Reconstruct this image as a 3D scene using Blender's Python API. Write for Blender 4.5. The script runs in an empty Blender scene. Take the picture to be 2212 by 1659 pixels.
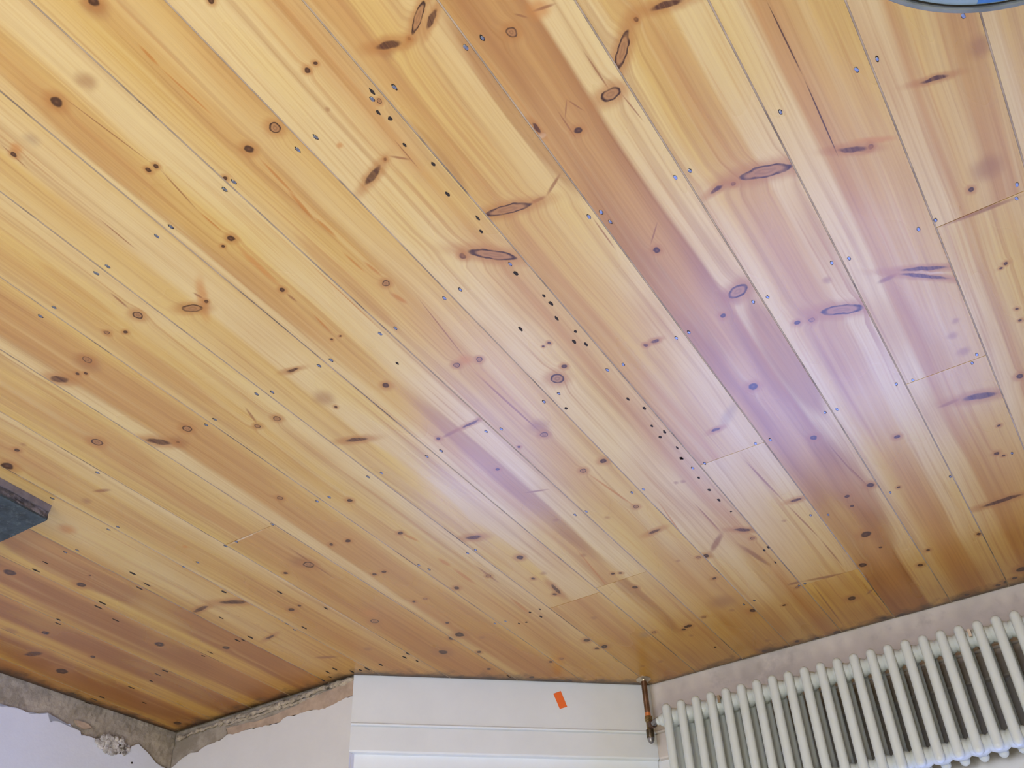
import bpy, bmesh, math, random
from mathutils import Vector, Matrix

random.seed(7)
C = bpy.context.scene.collection
SC = bpy.context.scene

# ------------------------------------------------------------------ camera, world, lights, exposure
K = 1.40                                             # camera height above the floor (m)
cam_data = bpy.data.cameras.new('camera')
cam_data.sensor_width = 36.0
cam_data.lens = 35.8882
cam_data.clip_start = 0.05
cam = bpy.data.objects.new('camera', cam_data)
C.objects.link(cam)
RIGHT, UP, BACK = [[-0.848678,0.527488,0.038761],[-0.363161,-0.527875,-0.767764],[-0.384525,-0.665661,0.639559]]
cam.matrix_world = Matrix(((RIGHT[0], UP[0], BACK[0], 0.0),
                           (RIGHT[1], UP[1], BACK[1], 0.0),
                           (RIGHT[2], UP[2], BACK[2], K),
                           (0, 0, 0, 1)))
SC.camera = cam
SC.view_settings.view_transform = 'Standard'
SC.view_settings.look = 'None'
SC.view_settings.gamma = 1.0
SC.view_settings.use_curve_mapping = False
SC.view_settings.exposure = 0.06
try:
    SC.cycles.use_denoising = True
    SC.cycles.use_adaptive_sampling = True
    SC.cycles.adaptive_threshold = 0.06
    SC.cycles.adaptive_min_samples = 20
    SC.cycles.max_bounces = 4
    SC.cycles.diffuse_bounces = 3
    SC.cycles.glossy_bounces = 2
    SC.cycles.sample_clamp_indirect = 6.0
except Exception:
    pass

SKY_STRENGTH = 8.0
world = bpy.data.worlds.new('overcast_sky')
SC.world = world
world.use_nodes = True
wt = world.node_tree
wt.nodes.clear()
w_out = wt.nodes.new('ShaderNodeOutputWorld')
w_bg = wt.nodes.new('ShaderNodeBackground')
w_tc = wt.nodes.new('ShaderNodeTexCoord')
w_sep = wt.nodes.new('ShaderNodeSeparateXYZ')
w_ramp = wt.nodes.new('ShaderNodeValToRGB')
w_ramp.color_ramp.elements[0].position = 0.47
w_ramp.color_ramp.elements[0].color = (0.12, 0.12, 0.11, 1)
w_ramp.color_ramp.elements[1].position = 0.53
w_ramp.color_ramp.elements[1].color = (0.24, 0.35, 1.0, 1)
w_map = wt.nodes.new('ShaderNodeMapRange')
w_map.inputs[1].default_value = -1.0
w_map.inputs[2].default_value = 1.0
wt.links.new(w_tc.outputs['Generated'], w_sep.inputs[0])
wt.links.new(w_sep.outputs[2], w_map.inputs[0])
wt.links.new(w_map.outputs[0], w_ramp.inputs[0])
wt.links.new(w_ramp.outputs[0], w_bg.inputs[0])
w_bg.inputs[1].default_value = SKY_STRENGTH
wt.links.new(w_bg.outputs[0], w_out.inputs[0])


def area_light(name, loc, rot, sx, sy, energy, color, portal=False):
    l = bpy.data.lights.new(name, 'AREA')
    l.shape = 'RECTANGLE'
    l.size, l.size_y = sx, sy
    l.energy, l.color = energy, color
    if portal:
        l.cycles.is_portal = True
    o = bpy.data.objects.new(name, l)
    o.location = loc
    o.rotation_euler = rot
    C.objects.link(o)
    return o


# added warm fill light under the ceiling, out of view
area_light('ceiling_fill', (0.45, 0.1, 2.50), (0, 0, 0), 0.6, 0.6, 31.0, (1.0, 0.95, 0.76))
# added fill light behind the camera, brightens walls and floor
area_light('rear_fill', (0.55, -2.64, 1.45), (math.radians(90), 0, 0), 1.7, 1.5, 74.0, (1.0, 0.95, 0.75))

# ------------------------------------------------------------------ plan of the room (metres)
BAY_Y = 3.08                     # face of the skirting on the radiator wall
P0 = Vector((2.0342, 2.4122))    # splayed side of the bay: near end
P1 = Vector((1.2978, 3.0700))    # splayed side of the bay: far end
FRONT_Y = 2.4164                 # wall right of the bay
CORNER = Vector((2.8336, 2.4206))
XD = Vector((0.0952, -0.99546))  # direction of the right wall, towards the camera
BAY_L = -0.25                    # far left corner of the bay
LEFT_P = Vector((-0.99, 2.4122))
LEFT_X, BACK_Y, CEIL = -1.85, -2.6, 2.55


def y_max(x):
    if x < LEFT_P.x: return FRONT_Y
    if x < BAY_L: return LEFT_P.y + (x - LEFT_P.x) / (BAY_L - LEFT_P.x) * (BAY_Y - LEFT_P.y)
    if x < P1.x: return BAY_Y + (x - BAY_L) / (P1.x - BAY_L) * (P1.y - BAY_Y)
    if x < P0.x: return P1.y + (x - P1.x) / (P0.x - P1.x) * (P0.y - P1.y)
    return FRONT_Y


# ------------------------------------------------------------------ helpers
def link(name, me, mat=None, parent=None):
    o = bpy.data.objects.new(name, me)
    C.objects.link(o)
    if mat is not None and me is not None and len(me.materials) == 0:
        for m in (mat if isinstance(mat, (list, tuple)) else [mat]):
            me.materials.append(m)
    if parent is not None:
        o.parent = parent
    return o


def from_bm(name, bm, mat=None, parent=None, smooth=False, angle=None):
    bmesh.ops.recalc_face_normals(bm, faces=bm.faces)
    me = bpy.data.meshes.new(name)
    bm.to_mesh(me)
    bm.free()
    if smooth:
        for p in me.polygons: p.use_smooth = True
        if angle is not None:
            try: me.set_sharp_from_angle(angle=angle)
            except Exception: pass
    return link(name, me, mat, parent)


def thing(name, label, cat, loc=(0, 0, 0), group=None):
    o = bpy.data.objects.new(name, None)
    o.empty_display_size = 0.05
    o.location = loc
    C.objects.link(o)
    o['label'], o['category'] = label, cat
    if group: o['group'] = group
    return o


def structure(o, label=None):
    o['kind'] = 'structure'
    if label: o['label'] = label
    return o


def box(bm, lo, hi, xf=None):
    vs = []
    for z in (lo[2], hi[2]):
        for x, y in ((lo[0], lo[1]), (hi[0], lo[1]), (hi[0], hi[1]), (lo[0], hi[1])):
            p = Vector((x, y, z))
            vs.append(bm.verts.new(xf @ p if xf else p))
    for f in ((3, 2, 1, 0), (4, 5, 6, 7), (0, 1, 5, 4), (1, 2, 6, 5), (2, 3, 7, 6), (3, 0, 4, 7)):
        bm.faces.new([vs[i] for i in f])


def prism(bm, poly, n, depth):
    """poly: 3-D points of a planar outline; extruded by n*depth (both caps)."""
    n = Vector(n)
    a = [bm.verts.new(Vector(p)) for p in poly]
    b = [bm.verts.new(Vector(p) + n * depth) for p in poly]
    bm.faces.new(a)
    bm.faces.new(b[::-1])
    for i in range(len(poly)):
        j = (i + 1) % len(poly)
        bm.faces.new((a[i], b[i], b[j], a[j]))


def lathe(bm, profile, seg=24, xf=None, close=True):
    """profile: (radius, z) pairs, revolved about z."""
    rings = []
    for r, z in profile:
        if r < 1e-6:
            p = Vector((0, 0, z))
            rings.append([bm.verts.new(xf @ p if xf else p)])
        else:
            ring = []
            for i in range(seg):
                a = 2 * math.pi * i / seg
                p = Vector((r * math.cos(a), r * math.sin(a), z))
                ring.append(bm.verts.new(xf @ p if xf else p))
            rings.append(ring)
    for a, b in zip(rings, rings[1:]):
        for i in range(seg):
            j = (i + 1) % seg
            if len(a) == 1 and len(b) == 1: continue
            if len(a) == 1: bm.faces.new((a[0], b[i], b[j]))
            elif len(b) == 1: bm.faces.new((a[i], b[0], a[j]))
            else: bm.faces.new((a[i], b[i], b[j], a[j]))
    if close:
        for r in (rings[0], rings[-1]):
            if len(r) > 2: bm.faces.new(r)


# ------------------------------------------------------------------ materials
def new_mat(name):
    m = bpy.data.materials.new(name)
    m.use_nodes = True
    nt = m.node_tree
    nt.nodes.clear()
    out = nt.nodes.new('ShaderNodeOutputMaterial')
    b = nt.nodes.new('ShaderNodeBsdfPrincipled')
    nt.links.new(b.outputs[0], out.inputs[0])
    return m, nt, b


def N(nt, kind, **kw):
    n = nt.nodes.new(kind)
    for k, v in kw.items(): setattr(n, k, v)
    return n


def math_node(nt, op, a, b=None, clamp=False):
    n = N(nt, 'ShaderNodeMath', operation=op, use_clamp=clamp)
    for i, v in enumerate((a, b)):
        if v is None: continue
        if isinstance(v, (int, float)): n.inputs[i].default_value = v
        else: nt.links.new(v, n.inputs[i])
    return n.outputs[0]


def map_range(nt, v, a, b, c=0.0, d=1.0, smooth=True):
    n = N(nt, 'ShaderNodeMapRange', interpolation_type='SMOOTHSTEP' if smooth else 'LINEAR')
    nt.links.new(v, n.inputs[0])
    for i, x in enumerate((a, b, c, d)): n.inputs[1 + i].default_value = x
    return n.outputs[0]


def mix(nt, fac, a, b, mode='MIX'):
    n = N(nt, 'ShaderNodeMix', data_type='RGBA', blend_type=mode)
    for sock, v in ((n.inputs[0], fac), (n.inputs[6], a), (n.inputs[7], b)):
        if isinstance(v, (int, float)): sock.default_value = v
        elif isinstance(v, tuple): sock.default_value = (*v[:3], 1.0)
        else: nt.links.new(v, sock)
    return n.outputs[2]


def noise(nt, vec, scale, detail=2.0, rough=0.5, dist=0.0):
    n = N(nt, 'ShaderNodeTexNoise')
    n.inputs['Scale'].default_value = scale
    n.inputs['Detail'].default_value = detail
    n.inputs['Roughness'].default_value = rough
    n.inputs['Distortion'].default_value = dist
    if vec is not None: nt.links.new(vec, n.inputs['Vector'])
    return n


def ramp(nt, fac, stops, interp='LINEAR'):
    n = N(nt, 'ShaderNodeValToRGB')
    cr = n.color_ramp
    cr.interpolation = interp
    while len(cr.elements) > 1: cr.elements.remove(cr.elements[-1])
    cr.elements[0].position, cr.elements[0].color = stops[0][0], (*stops[0][1], 1)
    for p, c in stops[1:]:
        e = cr.elements.new(p)
        e.color = (*c[:3], 1)
    nt.links.new(fac, n.inputs[0])
    return n.outputs[0]


def plain(name, color, rough=0.5, metal=0.0, var=0.12, scale=18.0, bump=0.0, bump_scale=120.0, spec=0.5, second=None, sec_scale=6.0):
    m, nt, b = new_mat(name)
    tc = N(nt, 'ShaderNodeTexCoord')
    n1 = noise(nt, tc.outputs['Object'], scale, 4.0, 0.6)
    dark = tuple(c * (1 - var) for c in color)
    lite = tuple(min(1, c * (1 + var)) for c in color)
    col = ramp(nt, n1.outputs[0], [(0.3, dark), (0.7, lite)])
    if second is not None:
        n3 = noise(nt, tc.outputs['Object'], sec_scale, 5.0, 0.65)
        col = mix(nt, map_range(nt, n3.outputs[0], 0.52, 0.66), col, second)
    nt.links.new(col, b.inputs['Base Color'])
    b.inputs['Roughness'].default_value = rough
    b.inputs['Metallic'].default_value = metal
    b.inputs['Specular IOR Level'].default_value = spec
    if bump > 0:
        n2 = noise(nt, tc.outputs['Object'], bump_scale, 4.0, 0.6)
        bp = N(nt, 'ShaderNodeBump')
        bp.inputs['Strength'].default_value = bump
        bp.inputs['Distance'].default_value = 0.004
        nt.links.new(n2.outputs[0], bp.inputs['Height'])
        nt.links.new(bp.outputs[0], b.inputs['Normal'])
    return m


M = {}
M['paint_white'] = plain('white_wall_paint', (0.72, 0.74, 0.73), 0.6, var=0.03, scale=5, bump=0.12, bump_scale=60)
M['paint_bay'] = plain('bright_white_wall_paint', (0.80, 0.85, 0.85), 0.55, var=0.03, scale=5, bump=0.1, bump_scale=60)
M['paint_grey'] = plain('pale_grey_wall_paint', (0.69, 0.69, 0.67), 0.6, var=0.04, scale=6, bump=0.15, bump_scale=70)
M['skirting'] = plain('satin_white_skirting_paint', (0.715, 0.75, 0.735), 0.4, var=0.025, scale=8, bump=0.06, bump_scale=40)
M['paint_grey2'] = plain('cool_white_wall_paint', (0.68, 0.72, 0.80), 0.6, var=0.04, scale=6, bump=0.15, bump_scale=70)
M['skirting_bay'] = plain('shaded_skirting_paint', (0.60, 0.545, 0.475), 0.5, var=0.10, scale=9, bump=0.1, bump_scale=50, second=(0.50, 0.455, 0.40), sec_scale=6)
M['cement'] = plain('bare_cement_render', (0.36, 0.315, 0.25), 0.9, var=0.25, scale=22, bump=0.7, bump_scale=90, second=(0.27, 0.235, 0.18), sec_scale=9)
M['beige_plaster'] = plain('bare_beige_plaster', (0.45, 0.34, 0.25), 0.85, var=0.18, scale=25, bump=0.5, bump_scale=80)
M['mortar'] = plain('crumbly_mortar', (0.40, 0.34, 0.26), 0.95, var=0.35, scale=45, bump=1.0, bump_scale=120, second=(0.10, 0.08, 0.06), sec_scale=38)
M['crumble'] = plain('broken_plaster_core', (0.52, 0.50, 0.47), 0.95, var=0.45, scale=60, bump=1.0, bump_scale=150, second=(0.13, 0.11, 0.09), sec_scale=42)
M['paint_warm'] = plain('warm_white_wall_paint', (0.72, 0.68, 0.60), 0.7, var=0.02)
M['ceiling'] = plain('white_ceiling_paint', (0.78, 0.77, 0.74), 0.8, var=0.02)
M['subfloor'] = plain('dark_subfloor_timber', (0.06, 0.042, 0.028), 0.9, var=0.3)
M['filler'] = plain('grey_brown_seam_filler', (0.33, 0.25, 0.165), 0.6, var=0.3, scale=14, second=(0.15, 0.105, 0.065), sec_scale=5)
M['radiator'] = plain('radiator_white_enamel', (0.60, 0.645, 0.61), 0.30, var=0.02, spec=0.5)
M['slate'] = plain('blue_green_slate', (0.028, 0.043, 0.050), 0.6, var=0.5, scale=26, bump=0.8, bump_scale=45, second=(0.060, 0.082, 0.088), sec_scale=60)
M['slate_edge'] = plain('rough_slate_edge', (0.05, 0.042, 0.038), 0.7, var=0.7, scale=40, bump=1.0, bump_scale=60, second=(0.17, 0.145, 0.14), sec_scale=16)
M['slate_band'] = plain('grey_slate_edge_band', (0.15, 0.125, 0.12), 0.7, var=0.3, scale=30, bump=0.5, bump_scale=60)
M['nail'] = plain('worn_steel_nail', (0.27, 0.29, 0.33), 0.42, 1.0, var=0.15, scale=200)
M['hole'] = plain('dark_nail_hole', (0.022, 0.014, 0.010), 0.9, var=0.4, scale=200)
M['copper_dull'] = plain('tarnished_copper', (0.22, 0.135, 0.085), 0.38, 0.85, var=0.3, scale=30, second=(0.30, 0.20, 0.14), sec_scale=20)
M['copper_bright'] = plain('bright_copper', (0.72, 0.26, 0.09), 0.4, 0.5, var=0.1, scale=60)
M['brass'] = plain('old_brass', (0.33, 0.24, 0.11), 0.33, 0.9, var=0.25, scale=60)
M['brass_dark'] = plain('blackened_brass', (0.10, 0.075, 0.045), 0.35, 0.8, var=0.35, scale=80)
M['collar'] = plain('pipe_collar_metal', (0.50, 0.42, 0.31), 0.3, 0.8, var=0.25, scale=40)
M['bronze'] = plain('brown_union_nut', (0.13, 0.08, 0.06), 0.4, 0.7, var=0.3, scale=60)
M['nickel'] = plain('grey_union_metal', (0.26, 0.25, 0.25), 0.35, 0.8, var=0.2, scale=60)
M['orange'] = plain('orange_sticker_paper', (0.86, 0.16, 0.025), 0.55, var=0.04)
M['tub_grey'] = plain('scuffed_grey_tub_plastic', (0.125, 0.145, 0.155), 0.55, var=0.3, scale=16, bump=0.2, second=(0.19, 0.185, 0.15), sec_scale=26)
M['tub_lid'] = plain('mottled_blue_grey_lid', (0.17, 0.25, 0.33), 0.5, var=0.2, scale=14, second=(0.30, 0.32, 0.27), sec_scale=11)
M['tub_blue'] = plain('blue_label', (0.03, 0.13, 0.42), 0.5, var=0.15, scale=16)
M['black_gap'] = plain('black_groove', (0.012, 0.011, 0.010), 0.9)
M['chip'] = plain('pale_chip_filler', (0.52, 0.50, 0.44), 0.8, var=0.15, scale=60)


def radiator_shade(m, z0, z1, color):  # shade behind the radiator put into the paint colour, graded by height and x
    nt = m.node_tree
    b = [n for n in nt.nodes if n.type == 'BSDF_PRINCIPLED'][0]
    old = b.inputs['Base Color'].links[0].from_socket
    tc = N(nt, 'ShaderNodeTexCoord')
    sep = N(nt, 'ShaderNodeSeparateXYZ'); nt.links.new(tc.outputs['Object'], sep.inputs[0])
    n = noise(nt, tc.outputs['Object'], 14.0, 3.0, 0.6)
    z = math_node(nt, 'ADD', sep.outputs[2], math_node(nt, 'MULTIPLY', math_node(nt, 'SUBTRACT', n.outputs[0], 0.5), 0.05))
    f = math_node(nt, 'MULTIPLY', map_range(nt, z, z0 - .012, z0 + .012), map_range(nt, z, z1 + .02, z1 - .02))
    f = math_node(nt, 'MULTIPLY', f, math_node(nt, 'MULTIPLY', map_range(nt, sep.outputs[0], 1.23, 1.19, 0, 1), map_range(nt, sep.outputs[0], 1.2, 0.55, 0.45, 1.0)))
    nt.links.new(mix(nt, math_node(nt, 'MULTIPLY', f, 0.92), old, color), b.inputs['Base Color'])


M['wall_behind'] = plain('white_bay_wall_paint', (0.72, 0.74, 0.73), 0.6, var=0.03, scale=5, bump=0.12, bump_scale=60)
radiator_shade(M['skirting_bay'], .172, .9, (0.20, 0.175, 0.13))  # skirting above the bead darkened with the radiator's shade
radiator_shade(M['wall_behind'], .15, .46, (0.20, 0.18, 0.14))


# ------------------------------------------------------------------ pine boards: one node group, one material per board piece
def make_mark_group():
    g = bpy.data.node_groups.new('mark_radius', 'ShaderNodeTree')
    for nm in ('P', 'C', 'A', 'B'): g.interface.new_socket(nm, in_out='INPUT', socket_type='NodeSocketVector')
    g.interface.new_socket('R', in_out='OUTPUT', socket_type='NodeSocketFloat')
    gi, go = g.nodes.new('NodeGroupInput'), g.nodes.new('NodeGroupOutput')
    s = N(g, 'ShaderNodeVectorMath', operation='SUBTRACT')
    g.links.new(gi.outputs['P'], s.inputs[0]); g.links.new(gi.outputs['C'], s.inputs[1])
    d1 = N(g, 'ShaderNodeVectorMath', operation='DOT_PRODUCT')
    d2 = N(g, 'ShaderNodeVectorMath', operation='DOT_PRODUCT')
    for d, k in ((d1, 'A'), (d2, 'B')):
        g.links.new(s.outputs[0], d.inputs[0]); g.links.new(gi.outputs[k], d.inputs[1])
    c = N(g, 'ShaderNodeCombineXYZ')
    g.links.new(d1.outputs['Value'], c.inputs[0]); g.links.new(d2.outputs['Value'], c.inputs[1])
    l = N(g, 'ShaderNodeVectorMath', operation='LENGTH')
    g.links.new(c.outputs[0], l.inputs[0])
    g.links.new(l.outputs['Value'], go.inputs[0])
    return g


MARK = make_mark_group()
PALE, HONEY, ORANGE, DARK, YELLOW = [tuple(c) for c in [[0.6,0.448,0.205],[0.55,0.365,0.12],[0.465,0.262,0.086],[0.345,0.166,0.056],[0.58,0.395,0.11]]]


def board_material(name, x0, x1, stops, marks, seed):
    m, nt, b = new_mat(name)
    tc = N(nt, 'ShaderNodeTexCoord')
    P = tc.outputs['Object']
    # slightly wobbled position so that knots have natural outlines
    nw = noise(nt, P, 42.0, 2.0, 0.5)
    off = N(nt, 'ShaderNodeVectorMath', operation='SUBTRACT'); nt.links.new(nw.outputs['Color'], off.inputs[0]); off.inputs[1].default_value = (0.5, 0.5, 0.5)
    scl = N(nt, 'ShaderNodeVectorMath', operation='MULTIPLY'); nt.links.new(off.outputs[0], scl.inputs[0]); scl.inputs[1].default_value = (0.0085, 0.010, 0)
    add = N(nt, 'ShaderNodeVectorMath', operation='ADD'); nt.links.new(P, add.inputs[0]); nt.links.new(scl.outputs[0], add.inputs[1])
    PW = add.outputs[0]
    radius = {}
    for t, cx, cy, a, hw, ang in marks:
        g = N(nt, 'ShaderNodeGroup'); g.node_tree = MARK
        nt.links.new(P if t in 'CpyobTX' else PW, g.inputs['P'])
        g.inputs['C'].default_value = (cx, cy, 0)
        ca, sa = math.cos(ang), math.sin(ang)
        hw = max(hw, 0.0012)
        g.inputs['A'].default_value = (ca / a, sa / a, 0)
        g.inputs['B'].default_value = (-sa / hw, ca / hw, 0)
        r = g.outputs[0]
        radius[t] = r if t not in radius else math_node(nt, 'MINIMUM', radius[t], r)
    sep = N(nt, 'ShaderNodeSeparateXYZ'); nt.links.new(P, sep.inputs[0])
    X, Y = sep.outputs[0], sep.outputs[1]
    seedv = seed * 3.71
    # grain coordinate: bent round the knots
    gx = X
    for t, amt in (('D', 0.007), ('R', 0.011), ('K', 0.011)):
        if t in radius:
            gx = math_node(nt, 'ADD', gx, map_range(nt, radius[t], 0.0, 4.5, amt, 0.0))
    lowc = N(nt, 'ShaderNodeCombineXYZ'); nt.links.new(math_node(nt, 'MULTIPLY', X, 4.0), lowc.inputs[0]); nt.links.new(math_node(nt, 'MULTIPLY', Y, 1.1), lowc.inputs[1]); lowc.inputs[2].default_value = seedv
    low = noise(nt, lowc.outputs[0], 1.0, 2.0, 0.5)
    gx2 = math_node(nt, 'ADD', gx, math_node(nt, 'MULTIPLY', low.outputs[0], 0.045))
    fc = N(nt, 'ShaderNodeCombineXYZ'); nt.links.new(math_node(nt, 'MULTIPLY', gx2, 210.0), fc.inputs[0]); nt.links.new(math_node(nt, 'MULTIPLY', Y, 3.0), fc.inputs[1]); fc.inputs[2].default_value = seedv + 1
    fine = noise(nt, fc.outputs[0], 1.0, 3.0, 0.6)
    bc = N(nt, 'ShaderNodeCombineXYZ'); nt.links.new(math_node(nt, 'MULTIPLY', gx2, 48.0), bc.inputs[0]); nt.links.new(math_node(nt, 'MULTIPLY', Y, 0.9), bc.inputs[1]); bc.inputs[2].default_value = seedv + 2
    broad = noise(nt, bc.outputs[0], 1.0, 2.0, 0.5)
    # colour across the board (sapwood / heartwood bands)
    wob = math_node(nt, 'MULTIPLY', math_node(nt, 'SUBTRACT', low.outputs[0], 0.5), 0.30)
    xn = math_node(nt, 'ADD', math_node(nt, 'DIVIDE', math_node(nt, 'SUBTRACT', X, x0), x1 - x0), wob)
    col = ramp(nt, xn, stops)
    bands = {'p': (PALE, 0.9), 'y': (YELLOW, 0.9), 'b': (DARK, 0.75), 'o': (ORANGE, 0.65)}
    for t, (c, k) in bands.items():
        if t in radius: col = mix(nt, map_range(nt, radius[t], 1.15, 0.72, 0, k), col, c)
    # lengthwise tint drift, broad figure, fine streaks
    dc = N(nt, 'ShaderNodeCombineXYZ'); nt.links.new(math_node(nt, 'MULTIPLY', X, 9.0), dc.inputs[0]); nt.links.new(math_node(nt, 'MULTIPLY', Y, 2.6), dc.inputs[1]); dc.inputs[2].default_value = seedv + 5
    drift = noise(nt, dc.outputs[0], 1.0, 1.2, 0.45)
    col = mix(nt, map_range(nt, drift.outputs[0], 0.48, 0.80, 0, 0.55), col, ORANGE)
    col = mix(nt, map_range(nt, drift.outputs[0], 0.50, 0.20, 0, 0.50), col, YELLOW)
    col = mix(nt, map_range(nt, broad.outputs[0], 0.50, 0.70, 0, 0.34), col, DARK)
    col = mix(nt, map_range(nt, broad.outputs[0], 0.46, 0.28, 0, 0.30), col, PALE)
    vc = N(nt, 'ShaderNodeCombineXYZ'); nt.links.new(math_node(nt, 'MULTIPLY', gx2, 95.0), vc.inputs[0]); nt.links.new(math_node(nt, 'MULTIPLY', Y, 1.6), vc.inputs[1]); vc.inputs[2].default_value = seedv + 7
    vein = noise(nt, vc.outputs[0], 1.0, 2.0, 0.5)
    col = mix(nt, map_range(nt, vein.outputs[0], 0.56, 0.74, 0, 0.42), col, (0.40, 0.19, 0.055))
    col = mix(nt, 0.62, col, ramp(nt, fine.outputs[0], [(0.25, (0.40, 0.36, 0.30)), (0.5, (0.5, 0.5, 0.5)), (0.75, (0.56, 0.56, 0.54))]), 'OVERLAY')
    # wall distance, for old dirt and stain and a dark line at the edge
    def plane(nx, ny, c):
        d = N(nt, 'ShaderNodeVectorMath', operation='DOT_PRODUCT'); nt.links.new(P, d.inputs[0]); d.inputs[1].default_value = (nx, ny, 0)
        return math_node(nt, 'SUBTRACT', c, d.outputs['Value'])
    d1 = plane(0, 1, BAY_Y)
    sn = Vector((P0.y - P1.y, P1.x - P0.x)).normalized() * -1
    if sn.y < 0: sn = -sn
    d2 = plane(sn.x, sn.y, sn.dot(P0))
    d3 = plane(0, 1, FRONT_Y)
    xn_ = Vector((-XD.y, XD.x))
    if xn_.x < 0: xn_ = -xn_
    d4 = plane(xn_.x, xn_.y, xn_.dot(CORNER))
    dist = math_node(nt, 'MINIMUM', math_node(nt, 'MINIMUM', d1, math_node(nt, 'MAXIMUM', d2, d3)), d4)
    # golden less-sanded edges, plus the shading near the walls put into the colour
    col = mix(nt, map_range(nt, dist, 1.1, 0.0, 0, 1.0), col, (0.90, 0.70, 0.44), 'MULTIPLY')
    # soft marks
    soft = {'S': ((0.27, 0.115, 0.045), 0.25, 1.7, 0.55), 'G': ((0.30, 0.20, 0.115), 0.2, 1.6, 0.45), 'O': ((0.47, 0.20, 0.05), 0.3, 1.5, 0.7),
            'T': ((0.25, 0.10, 0.04), 0.4, 1.25, 0.75), 'X': ((0.42, 0.16, 0.03), 0.4, 1.2, 0.7), 'W': ((0.66, 0.55, 0.38), 0.4, 1.1, 0.6)}
    for t, (c, r0, r1, k) in soft.items():
        if t in radius: col = mix(nt, map_range(nt, radius[t], r1, r0, 0, k), col, c)
    # knots
    streak = map_range(nt, fine.outputs[0], 0.35, 0.65, 0.75, 1.0)
    for t in ('D', 'R', 'K', 'B'):
        if t not in radius: continue
        r = radius[t]
        col = mix(nt, map_range(nt, r, 3.0, 0.9, 0, 0.66), col, (0.37, 0.155, 0.040))
        if t == 'D':
            col = mix(nt, map_range(nt, r, 1.15, 0.75, 0, 0.95), col, (0.058, 0.022, 0.010))
            col = mix(nt, map_range(nt, r, 0.5, 0.1, 0, 0.45), col, (0.20, 0.09, 0.04))
        elif t == 'B':
            col = mix(nt, math_node(nt, 'MULTIPLY', map_range(nt, r, 1.12, 0.65, 0, 0.97), streak), col, (0.075, 0.026, 0.013))
        else:
            col = mix(nt, map_range(nt, r, 1.10, 0.70, 0, 0.75), col, (0.34, 0.165, 0.065))
            ring = math_node(nt, 'MULTIPLY', map_range(nt, r, 1.14, 0.98), map_range(nt, r, 0.66, 0.90))
            col = mix(nt, math_node(nt, 'MULTIPLY', math_node(nt, 'MULTIPLY', ring, 0.94), map_range(nt, nw.outputs[0], 0.30, 0.58, 0.6, 1.05)), col, (0.05, 0.020, 0.011))
            ring2 = math_node(nt, 'MULTIPLY', map_range(nt, r, 0.5, 0.38), map_range(nt, r, 0.1, 0.3))
            col = mix(nt, math_node(nt, 'MULTIPLY', ring2, 0.40 if t == 'R' else 0.25), col, (0.11, 0.05, 0.025))
    if 'C' in radius: col = mix(nt, map_range(nt, radius['C'], 1.1, 0.6, 0, 0.9), col, (0.06, 0.022, 0.010))
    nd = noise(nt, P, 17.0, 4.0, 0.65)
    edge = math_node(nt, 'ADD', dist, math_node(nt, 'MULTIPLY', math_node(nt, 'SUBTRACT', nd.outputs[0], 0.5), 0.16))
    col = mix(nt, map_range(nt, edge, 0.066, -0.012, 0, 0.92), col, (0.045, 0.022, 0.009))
    col = mix(nt, map_range(nt, dist, 0.034, 0.004, 0, 0.85), col, (0.032, 0.016, 0.007))  # even dark line where the boards meet the walls
    nt.links.new(col, b.inputs['Base Color'])
    rr = map_range(nt, drift.outputs[0], 0.3, 0.7, ROUGH - 0.03, ROUGH + 0.05)
    nt.links.new(rr, b.inputs['Roughness'])
    b.inputs['IOR'].default_value = 1.5
    bp = N(nt, 'ShaderNodeBump')
    bp.inputs['Strength'].default_value = 0.10
    bp.inputs['Distance'].default_value = 0.001
    nt.links.new(fine.outputs[0], bp.inputs['Height'])
    nt.links.new(bp.outputs[0], b.inputs['Normal'])
    return m


ROUGH = 0.29
SEAMS = [-1.846,-1.729,-1.561,-1.393,-1.225,-1.057,-0.889,-0.721,-0.553,-0.3808,-0.2128,-0.0444,0.1289,0.296,0.4659,0.6313,0.7981,0.9604,1.1243,1.2921,1.462,1.6307,1.799,1.9662,2.1363,2.3019,2.4732,2.6418,2.807,2.968]
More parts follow.
